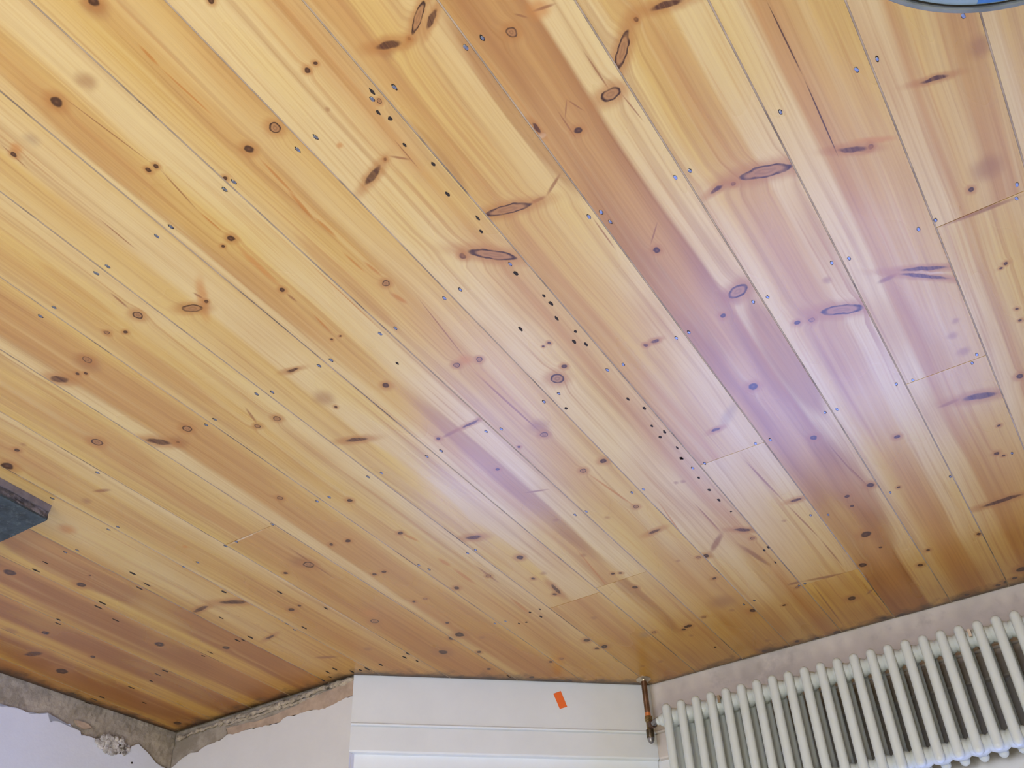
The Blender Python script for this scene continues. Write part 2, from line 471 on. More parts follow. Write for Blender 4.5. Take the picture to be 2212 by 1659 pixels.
# colour stops across each visible row, from its low-x edge to its high-x edge
ROWS = [[[[0,[0.55,0.365,0.12]],[0.5,[0.575,0.406,0.162]],[1,[0.55,0.365,0.12]]]],[[[0,[0.55,0.365,0.12]],[0.5,[0.575,0.406,0.162]],[1,[0.55,0.365,0.12]]]],[[[0,[0.55,0.365,0.12]],[0.5,[0.575,0.406,0.162]],[1,[0.55,0.365,0.12]]]],[[[0,[0.55,0.365,0.12]],[0.5,[0.575,0.406,0.162]],[1,[0.55,0.365,0.12]]]],[[[0,[0.55,0.365,0.12]],[0.5,[0.575,0.406,0.162]],[1,[0.55,0.365,0.12]]]],[[[0,[0.55,0.365,0.12]],[0.5,[0.575,0.406,0.162]],[1,[0.55,0.365,0.12]]]],[[[0,[0.55,0.365,0.12]],[0.5,[0.575,0.406,0.162]],[1,[0.55,0.365,0.12]]]],[[[0,[0.55,0.365,0.12]],[0.5,[0.575,0.406,0.162]],[1,[0.55,0.365,0.12]]]],[[[0,[0.55,0.365,0.12]],[1,[0.55,0.365,0.12]]]],[[[0,[0.55,0.365,0.12]],[0.8,[0.55,0.365,0.12]],[0.88,[0.6,0.448,0.205]],[1,[0.6,0.448,0.205]]]],[[[0,[0.55,0.365,0.12]],[0.1,[0.465,0.262,0.086]],[0.3,[0.465,0.262,0.086]],[0.45,[0.575,0.406,0.162]],[0.6,[0.55,0.365,0.12]],[0.72,[0.465,0.262,0.086]],[0.8,[0.6,0.448,0.205]],[1,[0.6,0.448,0.205]]],[[0,[0.575,0.406,0.162]],[0.3,[0.55,0.365,0.12]],[0.6,[0.575,0.406,0.162]],[0.75,[0.465,0.262,0.086]],[0.85,[0.575,0.406,0.162]],[1,[0.6,0.448,0.205]]]],[[[0,[0.55,0.365,0.12]],[0.42,[0.508,0.314,0.103]],[0.5,[0.465,0.262,0.086]],[0.68,[0.465,0.262,0.086]],[0.73,[0.6,0.448,0.205]],[1,[0.6,0.448,0.205]]],[[0,[0.55,0.365,0.12]],[0.5,[0.508,0.314,0.103]],[0.7,[0.465,0.262,0.086]],[0.76,[0.575,0.406,0.162]],[1,[0.6,0.448,0.205]]]],[[[0,[0.6,0.448,0.205]],[0.28,[0.6,0.448,0.205]],[0.33,[0.508,0.314,0.103]],[0.6,[0.465,0.262,0.086]],[0.82,[0.55,0.365,0.12]],[0.92,[0.6,0.448,0.205]],[1,[0.6,0.448,0.205]]]],[[[0,[0.6,0.448,0.205]],[0.3,[0.6,0.448,0.205]],[0.36,[0.345,0.166,0.056]],[0.6,[0.465,0.262,0.086]],[0.85,[0.345,0.166,0.056]],[1,[0.465,0.262,0.086]]]],[[[0,[0.6,0.448,0.205]],[0.3,[0.575,0.406,0.162]],[0.5,[0.55,0.365,0.12]],[0.66,[0.55,0.365,0.12]],[0.75,[0.465,0.262,0.086]],[1,[0.508,0.314,0.103]]],[[0,[0.6,0.448,0.205]],[0.5,[0.575,0.406,0.162]],[1,[0.6,0.448,0.205]]],[[0,[0.58,0.395,0.11]],[0.5,[0.55,0.365,0.12]],[1,[0.58,0.395,0.11]]]],[[[0,[0.575,0.406,0.162]],[0.25,[0.465,0.262,0.086]],[0.4,[0.575,0.406,0.162]],[0.6,[0.6,0.448,0.205]],[1,[0.6,0.448,0.205]]]],[[[0,[0.55,0.365,0.12]],[0.3,[0.575,0.406,0.162]],[0.45,[0.508,0.314,0.103]],[0.62,[0.508,0.314,0.103]],[0.75,[0.55,0.365,0.12]],[1,[0.575,0.406,0.162]]]],[[[0,[0.6,0.448,0.205]],[0.35,[0.6,0.448,0.205]],[0.5,[0.55,0.365,0.12]],[0.58,[0.508,0.314,0.103]],[0.82,[0.508,0.314,0.103]],[0.9,[0.575,0.406,0.162]],[1,[0.6,0.448,0.205]]],[[0,[0.575,0.406,0.162]],[0.5,[0.55,0.365,0.12]],[1,[0.575,0.406,0.162]]]],[[[0,[0.575,0.406,0.162]],[0.2,[0.6,0.448,0.205]],[0.5,[0.6,0.448,0.205]],[0.6,[0.55,0.365,0.12]],[1,[0.575,0.406,0.162]]],[[0,[0.55,0.365,0.12]],[0.5,[0.465,0.262,0.086]],[1,[0.55,0.365,0.12]]]],[[[0,[0.6,0.448,0.205]],[0.3,[0.575,0.406,0.162]],[0.5,[0.55,0.365,0.12]],[0.75,[0.508,0.314,0.103]],[1,[0.575,0.406,0.162]]]],[[[0,[0.55,0.365,0.12]],[0.2,[0.465,0.262,0.086]],[0.75,[0.465,0.262,0.086]],[0.84,[0.6,0.448,0.205]],[1,[0.6,0.448,0.205]]]],[[[0,[0.575,0.406,0.162]],[0.3,[0.55,0.365,0.12]],[0.6,[0.465,0.262,0.086]],[0.85,[0.55,0.365,0.12]],[1,[0.58,0.395,0.11]]],[[0,[0.55,0.365,0.12]],[0.3,[0.465,0.262,0.086]],[0.8,[0.465,0.262,0.086]],[1,[0.55,0.365,0.12]]]],[[[0,[0.6,0.448,0.205]],[0.3,[0.55,0.365,0.12]],[0.6,[0.465,0.262,0.086]],[0.9,[0.55,0.365,0.12]],[1,[0.6,0.448,0.205]]]],[[[0,[0.55,0.365,0.12]],[0.3,[0.575,0.406,0.162]],[0.6,[0.6,0.448,0.205]],[0.9,[0.55,0.365,0.12]],[1,[0.58,0.395,0.11]]]],[[[0,[0.345,0.166,0.056]],[0.15,[0.465,0.262,0.086]],[0.6,[0.345,0.166,0.056]],[0.7,[0.58,0.395,0.11]],[1,[0.58,0.395,0.11]]]],[[[0,[0.465,0.262,0.086]],[0.15,[0.345,0.166,0.056]],[0.6,[0.345,0.166,0.056]],[0.72,[0.58,0.395,0.11]],[1,[0.58,0.395,0.11]]]],[[[0,[0.465,0.262,0.086]],[0.1,[0.345,0.166,0.056]],[0.55,[0.345,0.166,0.056]],[0.7,[0.58,0.395,0.11]],[1,[0.58,0.395,0.11]]]],[[[0,[0.58,0.395,0.11]],[0.2,[0.345,0.166,0.056]],[0.6,[0.345,0.166,0.056]],[0.75,[0.465,0.262,0.086]],[1,[0.58,0.395,0.11]]]],[[[0,[0.465,0.262,0.086]],[0.3,[0.345,0.166,0.056]],[0.6,[0.465,0.262,0.086]],[1,[0.58,0.395,0.11]]]]]
JOINTS = {10: [1.52], 11: [1.95], 14: [1.973, 2.702], 17: [2.362], 18: [2.39], 21: [1.588]}
MARKS = [["D",1.0678,0.4581,0.0106,0.0097,1.5708],["R",0.8167,0.6841,0.0095,0.0086,1.5708],["D",0.881,0.6925,0.0088,0.008,1.5708],["D",0.8846,0.3738,0.0091,0.0083,1.5708],["S",0.8898,0.3799,0.0183,0.0167,1.5708],["D",0.7425,0.4656,0.0049,0.0045,1.5708],["D",0.7024,0.6295,0.0052,0.0048,1.5708],["D",0.6848,0.6273,0.0037,0.0034,1.5708],["O",1.1934,0.482,0.0103,0.0094,1.5708],["D",1.2066,0.4878,0.0056,0.0051,1.5708],["D",1.0334,0.6325,0.0048,0.0044,1.5708],["D",1.0502,0.6319,0.0049,0.0044,1.5708],["D",1.043,0.8208,0.007,0.0064,1.5708],["D",1.0688,0.8265,0.0044,0.004,1.5708],["S",0.9995,0.4578,0.0149,0.0137,1.5708],["G",1.1593,0.4847,0.0133,0.0122,1.5708],["O",0.7502,0.7691,0.0064,0.0058,1.5708],["S",0.7225,0.7036,0.0039,0.0035,1.5708],["D",0.9562,0.7145,0.0049,0.0045,1.5708],["D",0.5378,0.6724,0.0029,0.0027,1.5708],["R",0.4018,0.7493,0.0082,0.0075,1.5708],["O",0.3474,0.7376,0.0186,0.017,1.5708],["D",0.4055,0.9617,0.0072,0.0066,1.5708],["D",0.2328,0.835,0.0044,0.004,1.5708],["D",0.7056,0.8341,0.0032,0.003,1.5708],["D",0.7215,1.0891,0.0072,0.0065,1.5708],["D",0.4137,1.2778,0.0072,0.0066,1.5708],["R",0.6437,0.7357,0.0046,0.0042,1.5708],["D",0.2316,1.2115,0.0051,0.0046,1.5708],["D",0.0036,1.2663,0.0057,0.0052,1.5708],["D",-0.1209,1.4626,0.006,0.0055,1.5708],["S",-0.1555,1.4287,0.027,0.0246,1.5708],["S",-0.2012,1.1728,0.0196,0.0179,1.5708],["R",1.3324,0.8664,0.0097,0.0088,1.5708],["R",1.4195,0.868,0.0057,0.0052,1.5708],["D",1.3878,0.8863,0.0048,0.0043,1.5708],["R",1.5139,0.901,0.0093,0.0085,1.5708],["S",1.523,0.9087,0.0236,0.0216,1.5708],["D",1.5663,0.9197,0.005,0.0045,1.5708],["D",1.5505,0.9287,0.004,0.0036,1.5708],["D",1.1957,0.9142,0.0046,0.0042,1.5708],["D",1.0558,0.971,0.0055,0.005,1.5708],["R",1.5184,1.1793,0.0101,0.0092,1.5708],["D",1.5714,1.2032,0.0043,0.004,1.5708],["R",1.332,1.2638,0.0082,0.0075,1.5708],["R",1.3853,1.2614,0.0064,0.0059,1.5708],["R",1.7177,1.1013,0.0121,0.011,1.5708],["D",1.8854,1.0207,0.0065,0.0059,1.5708],["S",1.8564,1.0152,0.0065,0.0059,1.5708],["D",1.9543,1.0494,0.0144,0.0131,1.5708],["S",1.9227,1.2483,0.0116,0.0106,1.5708],["R",1.5379,1.5052,0.0071,0.0065,1.5708],["D",1.0688,1.1319,0.0029,0.0027,1.5708],["D",1.0458,1.1343,0.0029,0.0027,1.5708],["D",1.2003,1.3051,0.0042,0.0038,1.5708],["S",1.2013,1.2674,0.0228,0.0209,1.5708],["R",0.8822,1.066,0.0071,0.0065,1.5708],["R",0.8565,1.3512,0.0069,0.0063,1.5708],["R",0.9053,1.3391,0.0069,0.0063,1.5708],["O",0.8811,1.3361,0.016,0.0146,1.5708],["D",0.7205,1.4712,0.0061,0.0056,1.5708],["R",0.7523,1.4971,0.015,0.0137,1.5708],["D",0.709,1.3893,0.0039,0.0036,1.5708],["D",0.7243,1.3909,0.003,0.0027,1.5708],["D",1.0662,1.3093,0.0082,0.0075,1.5708],["D",1.0827,1.5285,0.0055,0.005,1.5708],["R",0.877,1.6523,0.0085,0.0078,1.5708],["S",0.8706,1.6207,0.024,0.0219,1.5708],["D",0.814,1.8226,0.0091,0.0083,1.5708],["R",0.8723,1.8306,0.0079,0.0073,1.5708],["D",1.0377,1.7076,0.0057,0.0052,1.5708],["D",0.9492,1.6606,0.0045,0.0041,1.5708],["D",0.5484,1.5076,0.005,0.0045,1.5708],["R",0.8391,2.0476,0.0073,0.0067,1.5708],["S",0.7089,2.0079,0.0059,0.0054,1.5708],["S",0.6932,2.0116,0.0059,0.0054,1.5708],["D",1.4072,1.61,0.0071,0.0065,1.5708],["D",0.3787,1.5159,0.0068,0.0062,1.5708],["R",0.2333,1.6295,0.0067,0.0061,1.5708],["D",0.2603,1.6227,0.0069,0.0063,1.5708],["D",0.4119,1.7634,0.0116,0.0106,1.5708],["D",0.3643,2.0218,0.009,0.0082,1.5708],["D",0.3112,2.3,0.0108,0.0099,1.5708],["D",0.3764,2.315,0.0073,0.0067,1.5708],["D",0.3806,2.3668,0.0049,0.0045,1.5708],["D",0.199,2.1347,0.0079,0.0072,1.5708],["D",-0.0903,2.0667,0.0084,0.0077,1.5708],["D",-0.1277,1.8354,0.0039,0.0036,1.5708],["D",-0.1269,1.8777,0.004,0.0036,1.5708],["D",-0.1235,1.6988,0.0037,0.0034,1.5708],["D",-0.1358,1.6893,0.0046,0.0042,1.5708],["D",0.0152,2.3417,0.007,0.0064,1.5708],["D",0.0044,2.3632,0.0047,0.0043,1.5708],["D",-0.0133,2.2279,0.0045,0.0041,1.5708],["S",0.1695,1.537,0.0084,0.0077,1.5708],["S",-0.0128,1.8017,0.0079,0.0072,1.5708],["S",0.002,1.8442,0.011,0.0101,1.5708],["S",-0.0059,1.9092,0.0133,0.0121,1.5708],["D",0.2558,2.3516,0.0048,0.0044,1.5708],["D",2.2573,1.5157,0.0131,0.0119,1.5708],["D",2.199,1.4954,0.0039,0.0035,1.5708],["D",2.3549,1.3646,0.0166,0.0152,1.5708],["R",1.6915,1.791,0.0144,0.0132,1.5708],["S",1.6988,1.7677,0.0283,0.0258,1.5708],["D",1.771,1.7889,0.0065,0.006,1.5708],["O",1.8879,1.5357,0.0075,0.0068,1.5708],["O",2.0644,1.3075,0.0229,0.021,1.5708],["D",2.3596,1.8929,0.0159,0.0145,1.5708],["D",2.2175,2.0255,0.0117,0.0107,1.5708],["D",1.8972,1.9572,0.0097,0.0088,1.5708],["D",1.8637,1.9504,0.0055,0.005,1.5708],["D",2.5639,1.6474,0.0112,0.0103,1.5708],["D",2.5807,1.8356,0.0088,0.008,1.5708],["S",2.6348,1.5804,0.0195,0.0179,1.5708],["D",2.7352,1.8483,0.0195,0.0178,1.5708],["D",1.5755,1.7449,0.0063,0.0057,1.5708],["D",1.5303,1.7574,0.0075,0.0069,1.5708],["D",2.8599,2.212,0.0147,0.0134,1.5708],["D",2.7611,2.3545,0.015,0.0137,1.5708],["R",1.7509,2.1534,0.0122,0.0111,1.5708],["O",1.7304,2.1073,0.0252,0.023,1.5708],["S",1.8811,2.2869,0.0119,0.0108,1.5708],["D",1.708,2.4437,0.015,0.0137,1.5708],["S",1.708,2.4437,0.03,0.0274,1.5708],["D",1.3971,1.8049,0.0075,0.0068,1.5708],["D",1.4418,2.1293,0.0081,0.0074,1.5708],["R",1.3331,2.1239,0.0069,0.0063,1.5708],["D",1.2096,2.0892,0.0104,0.0095,1.5708],["S",1.2034,2.2017,0.0093,0.0085,1.5708],["D",1.24,2.2104,0.0054,0.0049,1.5708],["D",1.2363,2.3253,0.0069,0.0063,1.5708],["D",1.5817,1.9349,0.0066,0.006,1.5708],["D",1.5521,1.9375,0.0066,0.006,1.5708],["R",1.5493,2.1282,0.0059,0.0054,1.5708],["D",1.5856,2.1222,0.0055,0.005,1.5708],["D",1.5845,2.2902,0.0057,0.0052,1.5708],["D",1.5984,2.3743,0.0146,0.0133,1.5708],["D",1.6339,2.379,0.0088,0.008,1.5708],["S",1.5544,2.4299,0.0103,0.0094,1.5708],["D",1.6176,2.5108,0.0075,0.0069,1.5708],["D",1.6595,2.6317,0.0077,0.0071,1.5708],["D",1.581,2.7703,0.0095,0.0087,1.5708],["D",1.7473,2.6725,0.0142,0.013,1.5708],["D",1.4721,2.707,0.0077,0.007,1.5708],["R",1.4338,2.7058,0.0066,0.006,1.5708],["D",1.3055,2.7097,0.0075,0.0069,1.5708],["D",1.2816,2.7111,0.012,0.011,1.5708],["D",1.3045,2.6381,0.0104,0.0095,1.5708],["S",1.2152,2.5206,0.01,0.0092,1.5708],["D",1.0301,2.4246,0.0082,0.0075,1.5708],["D",1.0461,2.3184,0.0054,0.0049,1.5708],["D",1.0258,2.3267,0.0054,0.0049,1.5708],["R",1.1101,2.7149,0.0063,0.0058,1.5708],["G",1.1403,2.7121,0.0192,0.0176,1.5708],["S",1.1844,2.9172,0.0093,0.0085,1.5708],["S",1.2462,2.9144,0.0078,0.0071,1.5708],["S",1.0659,2.1803,0.0091,0.0083,1.5708],["S",1.0367,1.982,0.0074,0.0068,1.5708],["S",0.8661,2.3603,0.0066,0.006,1.5708],["S",0.9223,2.0497,0.0074,0.0068,1.5708],["D",1.0034,2.7396,0.0088,0.008,1.5708],["D",1.0277,2.7523,0.0074,0.0067,1.5708],["D",0.3916,2.5274,0.0154,0.0141,1.5708],["D",0.3793,2.6184,0.0053,0.0048,1.5708],["D",0.4494,2.6881,0.0121,0.0111,1.5708],["D",0.5367,2.8651,0.0128,0.0117,1.5708],["D",0.793,2.3792,0.0105,0.0096,1.5708],["R",0.8117,2.3749,0.0057,0.0052,1.5708],["R",0.6525,2.3672,0.0066,0.0061,1.5708],["R",0.6458,2.7031,0.006,0.0055,1.5708],["R",0.9428,2.7128,0.0062,0.0057,1.5708],["D",0.8054,2.762,0.0115,0.0105,1.5708],["S",0.8598,2.6544,0.0367,0.0335,1.5708],["D",0.8236,2.5114,0.0068,0.0062,1.5708],["S",0.8567,2.721,0.0086,0.0078,1.5708],["D",0.7163,2.7839,0.0057,0.0052,1.5708],["S",0.5503,2.3329,0.0063,0.0057,1.5708],["D",0.2744,2.7146,0.0066,0.006,1.5708],["D",0.3144,2.7853,0.0081,0.0074,1.5708],["D",0.1366,2.7093,0.0065,0.0059,1.5708],["D",0.1291,3.0369,0.0098,0.0089,1.5708],["D",0.1063,3.0265,0.0084,0.0076,1.5708],["D",0.1549,3.042,0.0084,0.0077,1.5708],["D",0.2452,3.049,0.0085,0.0078,1.5708],["S",0.3054,3.0405,0.0115,0.0105,1.5708],["D",0.4921,3.0505,0.0073,0.0067,1.5708],["D",0.4444,3.0629,0.0132,0.012,1.5708],["D",0.6443,3.058,0.012,0.011,1.5708],["D",0.7098,3.0614,0.0091,0.0083,1.5708],["D",0.7684,3.0423,0.0076,0.0069,1.5708],["D",0.8139,3.0577,0.0076,0.007,1.5708],["D",0.8809,3.0496,0.0092,0.0084,1.5708],["S",0.8442,2.9822,0.0091,0.0083,1.5708],["S",1.0262,2.8041,0.0074,0.0068,1.5708],["D",1.0129,2.7402,0.0073,0.0067,1.5708],["D",0.079,2.9838,0.0151,0.0138,1.5708],["D",0.9668,3.0621,0.0094,0.0085,1.5708],["S",0.6259,3.0559,0.0105,0.0096,1.5708],["B",0.5711,0.6637,0.0209,0.0073,2.7897],["S",0.578,0.6687,0.011,0.0156,2.7794],["K",0.5069,0.6522,0.027,0.0058,-2.5084],["B",0.491,0.665,0.0195,0.0045,-2.5687],["K",0.3275,0.9301,0.017,0.0108,-3.0337],["B",0.4602,0.9195,0.0131,0.004,1.6211],["W",0.4604,0.937,0.0077,0.0065,2.6172],["K",0.276,0.8701,0.0333,0.0081,-2.2831],["B",0.1843,0.8374,0.0262,0.0069,2.867],["B",0.7448,0.8489,0.0269,0.0066,-2.7499],["T",0.6832,0.8443,0.0188,0.0029,2.3497],["K",0.5923,1.0407,0.0407,0.0095,2.8587],["T",0.5361,1.0521,0.0166,0.0046,3.0834],["T",0.4963,1.0379,0.0277,0.0035,-2.5635],["K",0.6727,1.1178,0.0436,0.0109,2.3609],["K",0.1748,1.2176,0.0422,0.0126,2.8442],["B",0.2618,1.2069,0.0141,0.0053,-2.9574],["B",0.0318,1.2557,0.0253,0.0064,2.6327],["O",-0.0052,1.2566,0.0369,0.0069,2.673],["B",-0.1229,1.1921,0.0229,0.0047,2.8628],["B",1.6096,0.9106,0.0197,0.0107,2.4253],["K",1.2312,0.9117,0.0192,0.0087,2.6796],["O",1.1971,0.9041,0.0568,0.0106,0.9009],["B",1.6053,1.1775,0.029,0.0108,2.2904],["S",1.5689,1.2028,0.0176,0.0198,2.9403],["T",1.8593,1.2393,0.0228,0.0075,2.701],["B",1.1957,1.1597,0.0153,0.0047,2.9392],["B",0.9935,1.522,0.0261,0.0045,-3.0797],["T",1.0471,1.5267,0.0277,0.0059,-3.03],["B",1.238,1.4246,0.027,0.0077,2.7302],["B",0.5257,1.5076,0.01,0.0056,-3.1405],["T",1.0083,1.8415,0.0313,0.004,2.7902],["K",0.3268,1.4675,0.0207,0.0148,-2.6957],["S",0.3471,1.4768,0.0094,0.0244,-2.7684],["K",0.1722,1.6359,0.0399,0.0132,2.6963],["B",0.002,1.6134,0.0471,0.0063,2.6397],["B",0.0057,1.6356,0.0533,0.0054,2.4305],["W",0.0016,1.6263,0.0464,0.0049,2.5214],["T",0.069,1.5997,0.021,0.0075,-3.0606],["B",-0.0008,2.0888,0.0402,0.0125,2.8275],["T",0.0642,2.0742,0.0259,0.0073,-3.0479],["B",0.0487,2.5702,0.0544,0.0096,-3.1214],["B",0.5417,1.8629,0.0129,0.0061,-3.092],["G",0.4963,1.8272,0.0478,0.0133,-2.3185],["T",0.5253,2.1358,0.1241,0.0031,1.6362],["B",0.4899,2.2556,0.0167,0.0077,3.0574],["B",2.1015,1.8045,0.0312,0.0083,-3.0954],["B",1.9994,1.8276,0.0421,0.0122,2.5769],["B",2.704,1.7179,0.0308,0.0158,2.7644],["B",2.0642,2.0517,0.0224,0.0062,-2.9204],["T",2.0193,2.2574,0.0387,0.0098,2.5872],["B",1.2548,1.9316,0.0221,0.0103,2.7315],["B",1.2191,2.3011,0.0345,0.0064,1.48],["T",1.3308,2.1155,0.0647,0.0043,1.5692],["B",0.8526,2.1818,0.0198,0.0074,-2.9932],["T",0.7412,2.3324,0.0536,0.0108,-2.2648],["T",0.6798,2.4556,0.0845,0.0088,1.742],["B",0.6579,2.312,0.0255,0.0078,2.4326],["X",0.8857,0.4798,0.0225,0.0033,1.513],["X",0.885,0.559,0.0567,0.0022,1.6067],["X",0.8811,0.7636,0.0484,0.0032,1.5357],["X",0.8885,0.8313,0.0416,0.0042,1.4721],["X",0.8861,0.8957,0.0297,0.004,1.6016],["X",0.8791,1.023,0.0261,0.0037,1.6552],["X",0.8855,1.113,0.0227,0.0057,1.7714],["X",0.898,0.9911,0.0327,0.0026,1.6061],["C",0.0548,0.9908,0.0789,0.0013,1.5839],["C",0.0553,1.1662,0.0964,0.0014,1.5551],["X",1.3878,1.8368,0.0305,0.0066,1.7804],["X",1.3898,1.9932,0.0312,0.008,1.6068],["X",1.3889,2.0877,0.0633,0.0071,1.5664],["X",1.3538,2.3305,0.0685,0.0063,1.5348],["T",1.3706,1.2243,0.03,0.0035,1.2478],["T",0.3256,0.8818,0.0452,0.0018,1.5839],["T",0.4009,0.9139,0.0177,0.0015,-2.1499],["T",0.3846,0.9166,0.0187,0.0016,1.9287],["T",0.3405,0.7408,0.0181,0.003,2.9207],["T",0.3762,0.7331,0.0109,0.0022,2.2825],["T",1.0393,0.6896,0.0489,0.0019,1.4371],["X",1.0457,0.7731,0.0289,0.0021,1.5909],["O",1.0504,0.8999,0.0565,0.0063,1.5211],["T",1.0547,0.9968,0.0133,0.0028,1.611],["X",1.0539,1.0865,0.0338,0.0028,1.4869],["T",1.2029,0.7022,0.0443,0.0016,1.5456],["T",1.3296,0.8199,0.0252,0.0029,1.4839],["T",1.1974,0.8933,0.0121,0.003,1.7355],["T",0.5095,2.3685,0.1063,0.0027,1.641],["T",0.5001,2.5702,0.0956,0.0027,1.5911],["T",0.7097,2.2109,0.0926,0.0027,1.5723],["T",0.6084,2.8636,0.1667,0.0029,1.5414],["T",0.6429,2.6734,0.0236,0.0084,3.0544],["T",0.5425,2.6968,0.0891,0.0084,2.8964],["T",-0.1203,1.5241,0.0734,0.0068,3.0772],["T",0.4629,2.7862,0.0573,0.0033,1.5071],["T",0.4799,2.856,0.0184,0.005,0.7567],["W",1.7093,1.5888,0.0937,0.0043,-3.0899],["T",0.4148,0.9427,0.0324,0.0016,1.5478],["T",0.3092,0.9705,0.0353,0.0015,1.6666],["X",1.0819,2.2837,0.1609,0.0029,1.4448],["T",0.3367,2.156,0.0866,0.0023,1.6482],["T",0.3259,2.2404,0.0741,0.0024,1.6971],["T",1.2108,0.4905,0.0293,0.0015,1.4717],["T",1.0439,0.5398,0.0875,0.0014,1.6722],["T",1.6797,1.7951,0.1098,0.0036,1.5251],["X",0.7939,2.1782,0.1288,0.0026,1.4681],["X",0.9681,1.0551,0.1212,0.0016,1.5585],["T",0.8664,1.2343,0.1077,0.0016,1.4557],["T",0.8826,1.5179,0.1466,0.003,1.6021],["X",0.8543,1.9502,0.1124,0.0037,1.7154],["T",0.6697,0.8441,0.0368,0.0013,1.5516],["T",0.4757,1.1887,0.0469,0.0018,1.5536],["T",0.3995,1.2394,0.0283,0.0018,0.8947],["o",1.0876,0.5699,0.1875,0.0264,1.5708],["b",2.3933,1.7987,0.4362,0.0576,1.5708],["b",2.1994,1.7499,0.3739,0.0529,1.5708],["b",2.2409,1.4267,0.1838,0.0326,1.5708],["b",2.1732,1.9667,0.3125,0.0479,1.5708],["b",2.7491,1.9648,0.3483,0.0591,1.5708],["y",1.2232,1.657,0.2075,0.025,1.5708],["y",1.2157,2.0671,0.2031,0.0211,1.5708],["p",1.632,0.8429,0.0577,0.0155,1.5708],["p",1.6139,1.0442,0.1066,0.0178,1.5708],["p",1.6154,1.321,0.1283,0.0177,1.5708],["b",0.3188,1.7236,0.2348,0.0341,1.5708],["b",0.356,2.3103,0.3539,0.0455,1.5708],["b",0.467,0.8785,0.2164,0.0233,1.5708],["b",0.456,1.4326,0.3379,0.0376,1.5708],["b",1.042,1.7892,0.4583,0.0276,1.5708],["b",1.0476,2.5156,0.2686,0.0251,1.5708],["o",1.3726,0.7569,0.0943,0.0132,1.5708],["o",1.0852,0.9301,0.2224,0.0219,1.5708],["o",0.9412,1.0323,0.1596,0.019,1.5708],["b",0.631,0.8758,0.0929,0.017,1.5708],["o",1.4093,1.0278,0.1402,0.0201,1.5708],["o",1.6869,1.0899,0.165,0.0388,1.5708]]
NAILS = [[0.7731,0.7339],[0.8143,0.7368],[0.9494,0.7285],[0.9738,0.7316],[1.1122,0.7413],[1.1494,0.7427],[0.6079,0.7285],[0.6508,0.7269],[0.4745,0.7317],[0.4445,0.7325],[0.4562,1.1387],[0.4794,1.1362],[0.453,1.1684],[0.3108,1.1416],[0.284,1.1425],[0.6585,1.1557],[0.1084,1.1143],[-0.0223,1.1046],[-0.0558,1.1047],[-0.016,1.504],[-0.0485,1.5001],[-0.1931,1.4969],[-0.186,1.5302],[0.1157,1.5039],[0.1472,1.4972],[-0.1895,1.1028],[1.4748,1.1932],[1.4449,1.1896],[1.31,1.1753],[1.2784,1.1895],[1.1095,1.1797],[1.1412,1.1792],[1.309,0.7458],[1.2785,0.745],[1.4457,0.7631],[1.4871,0.7644],[1.4385,1.5704],[1.4742,1.5677],[1.9803,1.1953],[1.8097,1.1825],[0.8125,1.1615],[0.7738,1.1588],[0.9423,1.1767],[0.9773,1.1726],[0.8161,1.5488],[0.7748,1.5423],[0.979,1.5665],[0.9459,1.579],[1.105,1.5696],[1.1449,1.5685],[1.3076,1.5559],[1.2722,1.5619],[0.6501,1.5323],[0.6141,1.5351],[0.4852,1.5232],[0.4568,1.5223],[0.8184,1.9829],[0.7883,1.9866],[0.9534,1.993],[0.984,1.9898],[0.6498,1.9725],[0.2844,1.5162],[0.313,1.5124],[0.146,1.9367],[0.1112,1.9434],[-0.0121,1.9588],[-0.0268,1.9361],[0.3106,1.9446],[0.2839,1.9487],[0.4516,1.9721],[0.4859,1.9658],[0.6178,1.9714],[-0.016,2.3635],[0.28,2.3625],[0.1343,2.3798],[0.4838,2.3473],[0.4449,2.3722],[1.2856,1.9871],[1.312,1.9889],[1.4541,1.965],[1.4448,1.9994],[1.9668,1.608],[1.9198,1.6118],[2.1551,1.3785],[2.1231,1.39],[1.953,1.3708],[1.9815,1.3666],[1.9671,2.0167],[1.9753,2.0586],[1.4393,2.382],[1.4729,2.3759],[1.8029,1.5936],[1.7648,1.5926],[1.6343,1.5841],[0.7791,2.7027],[0.8137,2.7093],[0.6206,2.6946],[0.6387,2.6948]]
